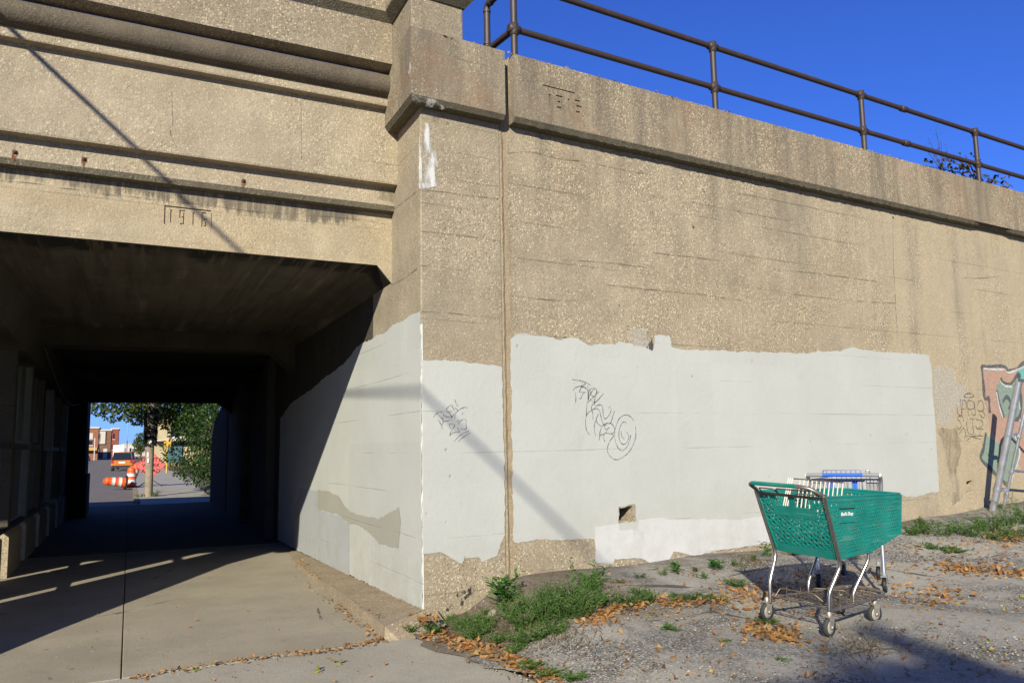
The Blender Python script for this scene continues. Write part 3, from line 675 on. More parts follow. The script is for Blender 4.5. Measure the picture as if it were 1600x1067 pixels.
# crumbled top edge
m = MB(); rnd = random.Random(9)
for i in range(420):
    u = rnd.uniform(UJ0 * .2, UEND); s_ = rnd.uniform(.008, .024); c_ = mpw(u, ZT + .02 + rnd.uniform(-.006, .004), -CO + rnd.uniform(.0, .03))
    vs = [c_ + Vector([rnd.uniform(-1, 1) * s_ for _ in range(3)]) for _ in range(5)]
    m.add(vs, [(0, 1, 2), (0, 2, 3), (1, 2, 4), (2, 3, 4), (0, 1, 3), (1, 3, 4)])
m.build('broken_edge', M['coping'], rw)
# paint
top = [(797, 530), (806, 524), (812, 520), (830, 523), (850, 524), (868, 530), (885, 529), (902, 528), (914, 536), (920, 540), (942, 538), (964, 538), (966, 533), (984, 536), (1006, 542), (1021, 545), (1022, 524), (1045, 524), (1049, 542), (1068, 546), (1110, 548), (1160, 549), (1205, 550), (1240, 552), (1262, 552), (1280, 548), (1310, 549), (1330, 543), (1350, 547), (1390, 551), (1430, 552), (1451, 555),
       (1456, 580), (1457, 620), (1461, 660), (1464, 710), (1467, 768), (1450, 771), (1430, 776), (1405, 774), (1370, 790), (1300, 820), (1240, 846), (1200, 850), (1180, 852), (1150, 857), (1110, 862), (1090, 868), (1050, 862), (1043, 880), (1000, 872), (960, 870), (930, 858), (929, 843), (900, 842), (870, 843), (838, 842), (820, 846), (806, 848), (802, 846)]
lp = W_(top)
hb = [(a + (a - hole1[0][0] - .04) * .25, b_ + (b_ - hole1[0][1] + .05) * .25) for a, b_ in hole1]
sheet_on('painted_patch', M['paint'], lp, mpw, .003, rw, holes=[hb], seed=21, jagamp=.010)
sheet_on('paint_touch_up', M['paint_w'], W_([(929, 822), (950, 820), (966, 818), (967, 828), (995, 828), (998, 812), (1030, 808), (1060, 812), (1100, 810), (1150, 812), (1190, 806), (1215, 812), (1212, 846), (1180, 851), (1150, 856), (1112, 861), (1086, 868), (1052, 861), (1043, 880), (1018, 880), (1000, 871), (985, 872), (960, 873), (958, 880), (930, 879)]), mpw, .0055, rw, seed=22, jagamp=.006)
sheet_on('worn_paint_patch', M['ghost'], W_([(1457, 572), (1478, 571), (1490, 578), (1493, 596), (1508, 604), (1512, 622), (1492, 640), (1490, 662), (1463, 663), (1460, 620)]), mpw, .004, rw, seed=23, jagamp=.02)
sheet_on('worn_paint_patch', M['ghost'], W_([(985, 517), (1008, 514), (1010, 530), (1018, 542), (990, 542), (984, 530)]), mpw, .004, rw, seed=24, jagamp=.012)
sheet_on('seepage_stain', M['seep'], W_([(1464, 670), (1500, 668), (1502, 700), (1494, 742), (1504, 775), (1490, 790), (1478, 770), (1482, 735), (1474, 700)]), mpw, .0042, rw, seed=25, jagamp=.02)
sheet_on('soot_mark', M['mould'], W_([(1009, 543), (1019, 528), (1021, 545), (1018, 549)]), mpw, .0065, rw, seed=26, jagamp=.004, step=.015)
c2 = crop(880, 580, 7.115)
tagB = [[(95, 90), (150, 100), (230, 115), (300, 155)], [(115, 125), (120, 132)], [(205, 110), (245, 130), (215, 160), (190, 170), (235, 180), (250, 200)], [(215, 110), (190, 200), (175, 228), (245, 235)], [(235, 235), (210, 260), (190, 305), (175, 298)],
 [(110, 215), (130, 185), (190, 165), (240, 180), (268, 215), (275, 310), (262, 350)], [(130, 235), (138, 300), (132, 358)], [(268, 165), (275, 240), (272, 320)], [(345, 180), (290, 210), (275, 320), (300, 250), (350, 190), (372, 240), (345, 275), (310, 265), (300, 215)],
 [(372, 200), (345, 330), (350, 380)], [(398, 225), (330, 290), (275, 345)], [(300, 305), (350, 345), (445, 248)], [(262, 350), (256, 430), (255, 490)], [(335, 355), (310, 400), (325, 470), (328, 535)],
 [(290, 705), (255, 650), (245, 570), (255, 490), (300, 440), (360, 415), (400, 440), (420, 520), (445, 590), (480, 600)], [(340, 420), (380, 378), (425, 378), (438, 430), (445, 510), (470, 525), (510, 480), (535, 415)], [(500, 410), (520, 392)],
 [(565, 440), (545, 510), (520, 575), (470, 580), (430, 610), (405, 680), (395, 770)], [(470, 580), (530, 580), (565, 630), (560, 680), (520, 692), (470, 685)], [(390, 470), (365, 530), (380, 580), (420, 610)], [(385, 480), (350, 570), (342, 650), (360, 715)],
 [(445, 590), (470, 645), (510, 625), (455, 695), (445, 740), (462, 782)], [(395, 760), (410, 710), (455, 695)], [(520, 692), (555, 715), (520, 770), (490, 840), (500, 920), (570, 980), (650, 960), (740, 880), (795, 760), (805, 680), (800, 615)],
 [(780, 550), (740, 500), (680, 485), (625, 520), (590, 590), (568, 680), (580, 790), (615, 860), (660, 880), (710, 830), (740, 750), (745, 700)], [(700, 570), (660, 565), (630, 620), (615, 690), (625, 770), (665, 812), (710, 780), (725, 720), (700, 670)], [(650, 660), (640, 690), (655, 735), (675, 750)]]
ribbon('graffiti_tag', M['ink'], [c2(s_) for s_ in tagB], lambda x, y: onpl(x, y, K, WALLN), .0078, WALLN, .005, rw, 'looping black marker tag with a spiral on the pale paint')
c4 = crop(1480, 600, 10.67)
tagC = [[(150, 340), (165, 430), (175, 500), (240, 515), (225, 400), (210, 245)], [(240, 270), (300, 280), (310, 400), (230, 420)], [(250, 270), (235, 500)], [(270, 210), (310, 165), (390, 155), (440, 200), (350, 225), (270, 210)], [(335, 290), (335, 400), (400, 420), (445, 390), (430, 300), (360, 270), (335, 290)],
 [(450, 280), (460, 440), (470, 530)], [(490, 370), (520, 290), (580, 285), (600, 430), (520, 440), (490, 420)], [(520, 450), (590, 460), (620, 520), (590, 560), (530, 500)], [(160, 570), (180, 540), (250, 540), (265, 610)], [(150, 700), (190, 750), (230, 690), (190, 600), (160, 600)], [(200, 820), (270, 730), (300, 850), (280, 900)],
 [(340, 440), (355, 520)], [(400, 450), (430, 520), (470, 500)], [(330, 570), (320, 680), (350, 820), (410, 830)], [(410, 570), (420, 700), (440, 850)], [(370, 575), (500, 575)], [(480, 600), (560, 600), (590, 680), (500, 740), (470, 690)], [(490, 750), (600, 750)], [(310, 860), (450, 865), (600, 860)], [(320, 940), (400, 880), (480, 900), (560, 920)], [(520, 830), (560, 860)]]
ribbon('graffiti_tag', M['ink'], [c4(s_) for s_ in tagC], lambda x, y: onpl(x, y, K, WALLN), .012, WALLN, .006, rw, 'faded dark block letters sprayed on bare concrete')
ribbon('lift_line', M['line'], [[(792, 240), (830, 238), (870, 248), (905, 252)], [(935, 258), (975, 266), (1020, 274)], [(948, 445), (990, 450), (1040, 455), (1100, 461), (1160, 470)], [(880, 406), (940, 410), (1010, 418)], [(1020, 395), (1080, 402), (1130, 408)],
  [(1080, 315), (1150, 330), (1230, 345)], [(1200, 420), (1280, 428), (1370, 440)], [(1240, 460), (1330, 470), (1400, 474)], [(800, 462), (850, 468), (900, 470)], [(1395, 345), (1396, 420), (1402, 520)], [(1480, 430), (1520, 435), (1560, 432)]], lambda x, y: onpl(x, y, K, WALLN), .011, WALLN, .003, rw)
for q_, r_ in (((1083, 355), .022), ((967, 477), .014), ((886, 352), .012), ((1395, 340), .02), ((1100, 300), .01), ((850, 440), .012)):
    u, v = wuv(*q_); sheet_on('pock_mark', M['mould'], [(u + r_ * math.cos(a), v + r_ * math.sin(a)) for a in (0, 1, 2, 3, 4, 5)], mpw, .004, rw, seed=int(q_[0]), jagamp=.004, step=.01)
# mural at right edge
def mural(name, mat, loop, d, seed=1): return sheet_on(name, mat, W_(loop), mpw, d, rw, seed=seed, jagamp=.01, step=.05)
mural('graffiti_mural', M['spray_pink'], [(1534, 572), (1570, 574), (1574, 580), (1590, 574), (1625, 565), (1680, 590), (1710, 650), (1700, 720), (1640, 730), (1600, 740), (1590, 720), (1560, 690), (1546, 670), (1543, 640), (1537, 620)], .004, 31)
mural('graffiti_mural', M['spray_teal'], [(1563, 593), (1570, 600), (1582, 598), (1590, 588), (1596, 595), (1598, 640), (1590, 655), (1575, 650), (1566, 652), (1560, 625), (1556, 605)], .0055, 32)
mural('graffiti_mural', M['spray_aqua'], [(1588, 578), (1604, 568), (1640, 558), (1690, 575), (1720, 620), (1700, 660), (1660, 620), (1640, 598), (1604, 596), (1594, 592)], .0056, 33)
mural('graffiti_mural', M['spray_teal'], [(1540, 678), (1556, 690), (1574, 700), (1582, 676), (1592, 700), (1592, 720), (1576, 757), (1560, 745), (1545, 728), (1532, 716)], .0057, 34)
mp_ = lambda x, y: onpl(x, y, K, WALLN)
ribbon('graffiti_outline', M['spray_dark'], [[(1533, 572), (1552, 573), (1570, 573), (1575, 580), (1588, 576), (1600, 567), (1625, 560)], [(1533, 572), (1536, 600), (1538, 622), (1544, 622), (1545, 632), (1546, 645)], [(1563, 590), (1568, 599), (1578, 600), (1590, 585), (1594, 590)], [(1557, 610), (1562, 635), (1568, 652)], [(1590, 585), (1594, 615), (1595, 635), (1592, 652), (1584, 656)],
  [(1540, 676), (1536, 700), (1532, 716), (1545, 730), (1560, 746), (1576, 760)], [(1592, 594), (1625, 598)], [(1566, 628), (1572, 620), (1578, 628), (1576, 640)]], mp_, .05, WALLN, .0075, rw)
ribbon('graffiti_highlight', M['spray_white'], [[(1536, 576), (1552, 577), (1568, 577)], [(1571, 581), (1577, 582), (1590, 577), (1603, 571)], [(1556, 612), (1561, 637), (1566, 652)], [(1562, 596), (1570, 603), (1580, 604)], [(1588, 612), (1593, 640)], [(1583, 676), (1592, 702), (1590, 720), (1577, 755)], [(1592, 656), (1600, 664)]], mp_, .028, WALLN, .0085, rw)
# ------------------------------------------------------------------ pipe railing
rl = empty('pipe_railing', tuple(mpw(1, ZT, .1)), 'brown painted two-rail pipe railing along the top of the wall', 'railing')
Kr = K - WALLN * .1
def ru(px, py): p = onpl(px, py, Kr, WALLN); return (p - K).dot(WALLD)
ZTOP, ZMID = 6.06, 5.56
pu = [ru(803.5, 70), ru(1116, 130), ru(1348, 193), ru(1527, 250)]; pu.append(pu[-1] + 2.75)
rp = .034
for i, u in enumerate(pu):
    m = MB(); m.tube([mpw(u, ZT, .1), mpw(u, ZTOP, .1)], rp, 12)
    for z in (ZMID, ZTOP): m.tube([mpw(u, z - .07, .1), mpw(u, z - .06, .1), mpw(u, z + .055, .1), mpw(u, z + .06, .1)], [rp, rp * 1.35, rp * 1.35, rp], 12)
    for z in (ZMID, ZTOP): m.tube([mpw(u - .065, z, .1), mpw(u - .06, z, .1), mpw(u + .06, z, .1), mpw(u + .065, z, .1)], [rp, rp * 1.33, rp * 1.33, rp], 12)
    m.tube([mpw(u, ZT + .018, .1), mpw(u, ZT + .035, .1)], rp * 1.6, 12)
    m.build('post', M['rail'], rl)
for z in (ZMID, ZTOP):
    m = MB(); m.tube([mpw(pu[0], z, .1), mpw(UEND + 1.5, z, .1)], rp * .98, 12)
    for f_ in (.42, .43): 
        pass
    uj = pu[2] + .95; m.tube([mpw(uj - .06, z, .1), mpw(uj - .055, z, .1), mpw(uj + .055, z, .1), mpw(uj + .06, z, .1)], [rp, rp * 1.3, rp * 1.3, rp], 12)
    m.build('rail', M['rail'], rl)
m = MB(); q0 = mpw(pu[0], ZMID, .1); q1 = mpw(pu[0], ZMID, .62); q2 = mpw(pu[0], ZTOP, .62); q3 = mpw(pu[0], ZTOP, .1)
def rnd_path(P, r=.05):
    out = [P[0]]
    for i in range(1, len(P) - 1):
        a = (P[i - 1] - P[i]).normalized(); b_ = (P[i + 1] - P[i]).normalized()
        for t in (0, .25, .5, .75, 1): out.append(P[i] + a * r * (1 - t) ** 2 + b_ * r * t ** 2)
    out.append(P[-1]); return out
m.tube(rnd_path([q0, q1, q2, q3]), rp, 12)
for p_ in (q1, q2): m.tube([p_ + (q0 - q1).normalized() * .085, p_ + (q0 - q1).normalized() * .06], rp * 1.2, 12); m.tube([p_ + Vector((0, 0, .085 if p_ is q1 else -.085)), p_ + Vector((0, 0, .06 if p_ is q1 else -.06))], rp * 1.2, 12)
m.build('rail_return', M['rail'], rl)

# ------------------------------------------------------------------ railway bridge
FD = Vector((math.cos(.07237), math.sin(.07237), 0)); FN = Vector((math.sin(.07237), -math.cos(.07237), 0)); FP = Vector((2.27, 7.847, 0))
XL = -14.5
br = empty('railway_bridge', (-1, 7.7, 3.2), 'concrete railway bridge girder with stepped mouldings over the underpass', 'bridge')
def fpt(u, z, off): p = FP + FD * u + FN * off; return Vector((p.x, p.y, z))      # u=0 at the side wall, negative to the left
ZB = 3.225
def fside(u_end, off):  # clip u so that the part ends on plane X = xe
    return (u_end - 2.27 - FN.x * off) / FD.x
def course(name, mat, prof, xe, parent=br):
    """prof: list of (off, z) from top to bottom, extruded along the fascia"""
    m = MB(); n_ = len(prof)
    xsl = [XL] + rng(-3, xe, .4)
    m.v = [tuple(fpt(fside(x_, off), z, off)) for x_ in xsl for off, z in prof]
    for i in range(len(xsl) - 1):
        for k in range(n_ - 1): m.f.append((i * n_ + k, (i + 1) * n_ + k, (i + 1) * n_ + k + 1, i * n_ + k + 1)); m.sm.append(False)
    return m.build(name, mat, parent)
XS, XC = 2.272, 2.142
# beam with engraved date
m = MB(); fu = lambda px, py: (lambda p: ((p - FP).dot(FD), p.z))(onpl(px, py, FP, FN))
a = fu(258, 322); b_ = fu(330, 328); c_ = fu(257, 350)
dg = []
pz = a[1]; hgt = a[1] - c_[1]
dg.append((stroke([(a[0], pz - hgt), (a[0], pz), (b_[0], pz)], .012), .014))
dg.append((stroke([(b_[0] + .004, pz - .02), (b_[0] + .004, pz - hgt)], .006), .008))
gap = (b_[0] - a[0]) / 4.15
dg += [(h_, .012) for h_ in digits('1916', a[0] + .035, pz - hgt + .015, hgt * .74, gap * .62, gap * 1.0, .017)]
face_holes(m, [(-16.5, ZB), (-.15, ZB), (0.0, ZB - .17), (0.0, 3.75), (-16.5, 3.75)], dg, lambda u, v, d=0: fpt(u, v, -d))
m.build('fascia_beam', M['beam'], br)
course('lower_ledge', M['coping_bevel'], [(.0, 3.742), (.09, 3.752), (.105, 3.80)], XS)
course('lower_band', M['panel'], [(.105, 3.80), (.105, 3.975), (.11, 3.976)], XS)
course('girder_panel', M['panel'], [(.105, 3.975), (.20, 3.985), (.205, 4.0), (.205, 4.715)], XS)
course('upper_band', M['panel'], [(.205, 4.712), (.285, 4.722), (.29, 4.735), (.29, 4.80)], XC)
rollp = [(.29, 4.80)] + [(.30 + .105 * math.sin(t), 4.915 - .105 * math.cos(t)) for t in [math.pi * k / 9 * .92 for k in range(10)]] + [(.30, 5.03)]
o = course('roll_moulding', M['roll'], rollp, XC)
for p_ in o.data.polygons: p_.use_smooth = True
course('parapet', M['parapet'], [(.30, 5.032), (.43, 5.055), (.46, 5.07), (.46, 5.47)], XC - .0)
course('parapet_ledge', M['coping_bevel'], [(.462, 5.47), (.53, 5.545)], XC + .05)
course('parapet_cap', M['parapet'], [(.53, 5.545), (.535, 5.80), (-.1, 5.82)], XC + .05)
# deck, cross beams, edge beam, haunches
m = MB(); m.add([(XL, 6.5, ZB), (2.4, 7.6, ZB), (2.4, 13.2, ZB), (XL, 13.2, ZB)], [(0, 1, 2, 3)])
m2 = MB()
def yf(x): return 7.847 + (x - 2.27) * math.tan(.07237)
m = MB(); m.add([(XL, yf(XL) - .0, ZB), (2.12, yf(2.12) - .0, ZB), (2.12, 13.15, ZB), (XL, 13.15, ZB)], [(0, 1, 2, 3)])
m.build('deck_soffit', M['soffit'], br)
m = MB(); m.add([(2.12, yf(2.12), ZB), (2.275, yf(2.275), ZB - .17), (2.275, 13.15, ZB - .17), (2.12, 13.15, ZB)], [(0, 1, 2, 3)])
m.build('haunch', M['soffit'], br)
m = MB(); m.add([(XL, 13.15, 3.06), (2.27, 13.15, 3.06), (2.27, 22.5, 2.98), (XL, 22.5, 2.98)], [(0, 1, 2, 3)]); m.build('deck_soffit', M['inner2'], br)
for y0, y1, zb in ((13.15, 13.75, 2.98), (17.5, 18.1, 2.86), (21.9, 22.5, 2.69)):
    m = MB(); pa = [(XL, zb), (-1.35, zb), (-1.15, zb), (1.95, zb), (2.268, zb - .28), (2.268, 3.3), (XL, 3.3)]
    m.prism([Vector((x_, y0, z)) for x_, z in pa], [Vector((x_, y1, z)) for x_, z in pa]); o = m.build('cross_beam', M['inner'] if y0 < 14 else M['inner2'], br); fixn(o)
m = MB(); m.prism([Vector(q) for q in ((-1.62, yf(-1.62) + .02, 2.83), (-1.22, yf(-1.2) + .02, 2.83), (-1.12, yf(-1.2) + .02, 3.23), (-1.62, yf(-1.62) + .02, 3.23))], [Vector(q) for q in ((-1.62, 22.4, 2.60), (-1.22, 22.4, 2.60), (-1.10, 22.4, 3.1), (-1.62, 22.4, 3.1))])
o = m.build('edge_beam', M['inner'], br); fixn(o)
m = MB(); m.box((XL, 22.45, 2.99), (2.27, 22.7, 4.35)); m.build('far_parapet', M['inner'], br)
m = MB(); m.add([(XL, 7.5, 5.0), (2.3, 8.2, 5.0), (2.3, 22.6, 4.3), (XL, 22.6, 4.3)], [(0, 1, 2, 3)]); m.build('deck_top', M['inner'], br)
for x_, y_ in ((-2.6, 8), (-9.5, 8)): pass
# rust bolts on the lower band
for q in ((23, 238), (131, 249), (380, 283)):
    p_ = onpl(*q, FP + FN * .105, FN); m = MB(); m.lathe([(.017, 0), (.018, .006), (.012, .008), (.010, .02), (0, .02)], p_, FN, 10)
    m.build('rusty_bolt', plain('rusty_iron', (.10, .045, .025), .9), br)
    uu = (p_ - FP).dot(FD); m = MB(); lp = jag([(uu - .018, p_.z + .02), (uu + .022, p_.z + .018), (uu + .018, p_.z - .02), (uu + .004, p_.z - .07), (uu - .016, p_.z - .06), (uu - .018, p_.z - .02)], .01, .006, int(q[0]))
    face_holes(m, lp, [], lambda u, v, d=0: fpt(u, v, .109)); m.build('rust_stain', M['rust'], br)
pf = lambda x, y: onpl(x, y, FP, FN)
ribbon('crack', M['line'], [[(0, 283), (30, 285), (62, 288), (95, 294), (130, 298), (165, 304), (200, 307), (235, 312), (262, 314)], [(262, 316), (300, 318), (345, 324), (400, 331), (430, 333), (470, 334)], [(480, 337), (540, 341), (600, 350)]], pf, .007, FN, .004, br)
ribbon('crack', M['ink_faint'], [[(268, 145), (269, 175), (270, 188), (266, 205), (270, 220), (276, 230)], [(470, 160), (471, 250)]], lambda x, y: onpl(x, y, FP + FN * .205, FN), .006, FN, .004, br)
# spalled patch at right end of lower band
m = MB(); lp = jag([fu(578, 297), fu(611, 302), fu(614, 322), fu(598, 318), fu(580, 314)], .02, .01, 3); face_holes(m, lp, [], lambda u, v, d=0: fpt(u, v, .109)); m.build('seepage_stain', M['seep'], br)
# left abutment of the street span
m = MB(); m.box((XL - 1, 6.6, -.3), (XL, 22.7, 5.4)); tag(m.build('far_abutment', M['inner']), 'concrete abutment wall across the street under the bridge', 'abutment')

# ------------------------------------------------------------------ row of piers between pavement and street
XW0, XW1 = -1.58, -1.30
cl = empty('pier_row', (-1.44, 10, 0), 'row of dark columns with mesh railings between pavement and street', 'colonnade')
m = MB(); prof = [(6.55, -.1), (6.55, .17), (6.80, .385), (7.07, .61), (7.43, 1.02), (7.78, 1.48), (8.225, 2.0), (8.24, 3.2), (9.43, 3.2), (9.43, -.1)]  # unseen end pier, sloped outline shaped to cast the pavement shadow edge
m.prism([Vector((XW0, y, z)) for y, z in prof], [Vector((XW1, y, z)) for y, z in prof]); o = m.build('shadow_caster_pier', M['pil'], cl); fixn(o); bevel(o, .015)
starts = [10.05, 12.03, 13.95, 15.9, 17.85, 19.8, 21.6]
dk = plain('dark_green_steel', (.05, .055, .045), .6, .2, .4, .3, 8)
gp = plain('faded_grey_steel', (.11, .115, .10), .6, .1, .4, .15, 5)
for i, y in enumerate(starts):
    ln = 1.38 if y < 21 else .9
    m = MB(); m.box((XW0, y, -.12), (XW1, y + ln, .50)); pa = [Vector((XW0, y, .5)), Vector((XW1, y, .5)), Vector((XW1, y + ln, .5)), Vector((XW0, y + ln, .5))]
    pb = [Vector((XW0 + .04, y + .04, .55)), Vector((XW1 - .04, y + .04, .55)), Vector((XW1 - .04, y + ln - .04, .55)), Vector((XW0 + .04, y + ln - .04, .55))]
    m.prism(pa, pb); o = m.build('plinth', M['pil'], cl); fixn(o)
    m = MB(); m.box((XW0 + .02, y + .03, .55), (XW1 - .02, y + .27, 2.9)); o = m.build('column', M['inner'] if i % 2 else gp, cl); bevel(o, .01)
    m = MB(); m.box((XW0, y + .272, .56), (XW0 + .03, y + ln, 2.85)); m.build('sun_block_panel', dk, cl)  # solid sheet added to block the sun behind the mesh
    # lattice panel
    m = MB(); n_ = 11
    for k in range(n_):
        a = y + .3 + (ln - .35) * k / n_; b_ = a + .16
        if b_ < y + ln - .02:
            m.bar((XW1 - .05, a, .66), (XW1 - .05, b_, 1.55), .014, .008, (1, 0, 0)); m.bar((XW1 - .058, b_, .66), (XW1 - .058, a, 1.55), .014, .008, (1, 0, 0))
    m.build('mesh_panel', gp if i < 3 else dk, cl)
    m = MB(); m.box((XW1 - .09, y - .62, 1.55), (XW1 - .03, y + ln - .05, 1.62)); m.build('rail', M['black'], cl)
    m = MB(); m.box((XW1 - .09, y - .62, .55), (XW1 - .03, y + ln - .05, .61)); m.build('rail', M['black'], cl)
    if i in (1, 2):
        m = MB(); m.box((XW1 - .02, y + .45, 1.66), (XW1, y + .85, 2.62)); m.build('notice_board', gp, cl)
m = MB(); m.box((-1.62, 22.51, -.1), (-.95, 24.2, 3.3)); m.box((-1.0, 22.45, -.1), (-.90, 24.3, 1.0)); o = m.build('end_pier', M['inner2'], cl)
# drooping service cable under the soffit
m = MB(); cpts = []
for k in range(13):
    t = k / 12; cpts.append(Vector((-1.12 + .02 * t, 13.2 + 8.9 * t, 2.93 - .28 * t - .32 * math.sin(math.pi * t))))
m.tube(cpts, .012, 6); tag(m.build('service_cable', gp), 'thin pale cable sagging under the dark soffit of the underpass', 'cable')

# ------------------------------------------------------------------ overhead cable that throws the diagonal shadow
Aw = Vector((-1.08, 7.604, 4.821)) - Vector((.742, .054, -.669)) * .95 + FN * .46
Bw = Vector((4.1, 7.19, .36)) - Vector((.69, 1, -.543)) * 14
Dw = Bw - Aw; Ew = Aw + Dw * 1.9
m = MB(); m.tube([Aw + Dw * 1.9 * (k / 30) for k in range(31)], .020, 8)
m.lathe([(0, -.02), (.05, -.02), (.06, .03), (.03, .12), (0, .14)], Aw, Dw.normalized(), 10)
m.lathe([(0, .62), (.045, .64), (.045, .70), (0, .72)], Aw, Dw.normalized(), 8); m.lathe([(0, .30), (.035, .32), (.05, .38), (.035, .46), (0, .48)], Aw + Vector((.03, 0, -.03)), Dw.normalized(), 8)
tag(m.build('guy_cable', M['black']), 'thick black cable running from the bridge parapet towards the street', 'cable')
m = MB(); m.tube([(Ew.x, Ew.y, -.1), (Ew.x, Ew.y, Ew.z + .5)], [.16, .12], 12); tag(m.build('utility_pole', M['polewood']), 'wooden utility pole holding the far end of the black cable', 'pole')

# ------------------------------------------------------------------ foliage helpers
def leaf(m, c, d, n, L_, W__, fold=.25):
    d = d.normalized(); s_ = d.cross(n); s_ = s_.normalized() if s_.length > 1e-5 else d.orthogonal().normalized(); nn = s_.cross(d)
    a = c; b_ = c + d * L_ * .45 + s_ * W__ / 2 + nn * fold * W__; e = c + d * L_; f_ = c + d * L_ * .45 - s_ * W__ / 2 + nn * fold * W__
    g_ = c + d * L_ * .5
    m.add([a, b_, e, g_], [(0, 1, 2, 3)]); k = len(m.v); m.v.append(tuple(f_)); m.f.append((k - 4, k - 1, k - 2, k)); m.sm.append(False)
def rv(rnd): 
    while True:
        v = Vector((rnd.uniform(-1, 1), rnd.uniform(-1, 1), rnd.uniform(-1, 1)))
        if .05 < v.length < 1: return v.normalized()
def crown_mesh(rnd, clumps, n, L_, mb=None):
    m = mb or MB(); tot = sum(c[3] ** 2 for c in clumps)
    for (x, y, z, r) in clumps:
        k = int(n * r * r / tot)
        for _ in range(k):
            d = rv(rnd); rad = r * rnd.random() ** .4; c = Vector((x, y, z)) + Vector((d.x, d.y, d.z * .75)) * rad
            leaf(m, c, (d + rv(rnd) * .9 + Vector((0, 0, -.3))), rv(rnd) + Vector((0, 0, .8)), L_ * rnd.uniform(.7, 1.3), L_ * .7)
    return m
def weed(kind, p, h, spread, n, seed, mat, leafL=.05, name='weed', label='', group='weeds at the foot of the wall'):
    rnd = random.Random(seed); e = empty(name, tuple(p), label, 'weed', group)
    ms, ml = MB(), MB()
    for i in range(n):
        a = rnd.uniform(0, 6.28); le = rnd.uniform(.2, 1.0); hh = h * rnd.uniform(.55, 1.05)
        b0 = p + Vector((math.cos(a), math.sin(a), 0)) * spread * .25 * rnd.random(); b0.z = gz(b0.x, b0.y) - .01
        tip = b0 + Vector((math.cos(a) * spread * le, math.sin(a) * spread * le, hh)); mid = (b0 + tip) / 2 + Vector((0, 0, hh * .18))
        path = [b0, mid, tip]; ms.tube(path, [.0035, .0025, .0012], 4, False)
        nl = 9 if kind == 'leafy' else 13
        for k in range(nl):
            t = .18 + .82 * k / (nl - 1); q = b0.lerp(mid, t * 2) if t < .5 else mid.lerp(tip, t * 2 - 1)
            aa = a + k * 2.4 + rnd.uniform(-.4, .4); d = Vector((math.cos(aa), math.sin(aa), rnd.uniform(-.1, .7)))
            L_ = leafL * rnd.uniform(.6, 1.25) * (1.15 - .5 * t)
            leaf(ml, q, d, Vector((0, 0, 1)) + rv(rnd) * .4, L_, L_ * (.36 if kind == 'leafy' else .28))
    ms.build('stem', M['weed'], e); ml.build('foliage', mat, e); return e
# clumps in the weed bed beside the pilaster (pixel places on the ground)
bed = [(640, 992, .10, .10, 7, 'fine'), (662, 985, .09, .10, 8, 'fine'), (676, 990, .12, .12, 8, 'fine'), (722, 990, .17, .17, 22, 'fine'), (740, 1000, .15, .18, 22, 'fine'), (758, 985, .14, .15, 18, 'fine'), (700, 978, .10, .12, 10, 'fine'),
       (820, 985, .20, .20, 22, 'fine'), (850, 975, .22, .22, 26, 'fine'), (880, 968, .22, .22, 26, 'fine'), (905, 965, .18, .2, 20, 'fine'), (860, 950, .22, .22, 22, 'fine'), (830, 955, .2, .2, 20, 'fine'), (895, 945, .2, .22, 22, 'fine'), (800, 968, .16, .18, 16, 'fine'), (925, 950, .15, .18, 16, 'fine'),
       (780, 1005, .10, .14, 12, 'fine'), (815, 1010, .12, .14, 12, 'fine'), (840, 1000, .12, .15, 14, 'fine'), (870, 990, .12, .15, 12, 'fine'), (800, 1022, .07, .1, 8, 'fine'), (925, 925, .17, .16, 14, 'fine'), (950, 945, .12, .14, 12, 'fine'),
       (830, 1045, .06, .12, 10, 'fine'), (860, 1055, .06, .12, 12, 'fine'), (900, 1062, .05, .12, 12, 'fine'), (985, 945, .10, .15, 12, 'fine'), (1010, 942, .10, .15, 12, 'fine'), (1000, 930, .08, .12, 8, 'fine'),
       (1060, 937, .05, .14, 14, 'fine'), (1090, 936, .05, .14, 14, 'fine'), (1120, 938, .04, .12, 10, 'fine'), (1150, 918, .08, .12, 10, 'fine'), (1196, 975, .05, .10, 12, 'fine'), (1050, 985, .05, .09, 9, 'fine'), (1225, 1035, .03, .06, 5, 'fine'), (1135, 1005, .03, .06, 5, 'fine')]
words = ['low tuft of feathery weeds', 'dense feathery green weed', 'sprawling fine-leaved weed', 'small sparse green weed']
for i, (px, py, h, sp_, n_, kd) in enumerate(bed):
    weed(kd, gpt(px, py), h * 1.0, sp_ * .95, int(n_ * 1.4) + 5, 100 + i, M['weed'], .040, 'weed', words[i % 4] + ' in the weed bed at the wall foot')
for i, (px, py) in enumerate([(970, 913), (1000, 905), (1035, 900), (1090, 893), (1150, 884), (1175, 878), (700, 968), (760, 962), (745, 972), (1235, 868), (1100, 905)]):
    weed('fine', gpt(px, py), .05 + .02 * (i % 3), .08, 7, 400 + i, M['weed'] if i % 3 else M['drygrass'], .035, 'weed', 'tiny sparse weed in the dirt line at the foot of the painted wall', group='tiny weeds at the wall foot')
weed('leafy', gpt(790, 950), .27, .15, 12, 50, M['weed_d'], .12, 'broad_leaf_weed', 'bright broad-leaved weed in front of the wall joint', None)
weed('leafy', gpt(925, 915), .18, .16, 11, 51, M['weed_d'], .08, 'broad_leaf_weed', 'broad-leaved weed climbing the wall right of the weed bed', None)
weed('leafy', gpt(893, 930), .28, .04, 3, 52, M['weed_d'], .06, 'broad_leaf_weed', 'tall thin leafy stalk against the wall behind the weed bed', None)
weed('leafy', gpt(1060, 897), .12, .09, 5, 53, M['weed_d'], .08, 'broad_leaf_weed', 'wilting green weed at the wall base left of the carts', None)
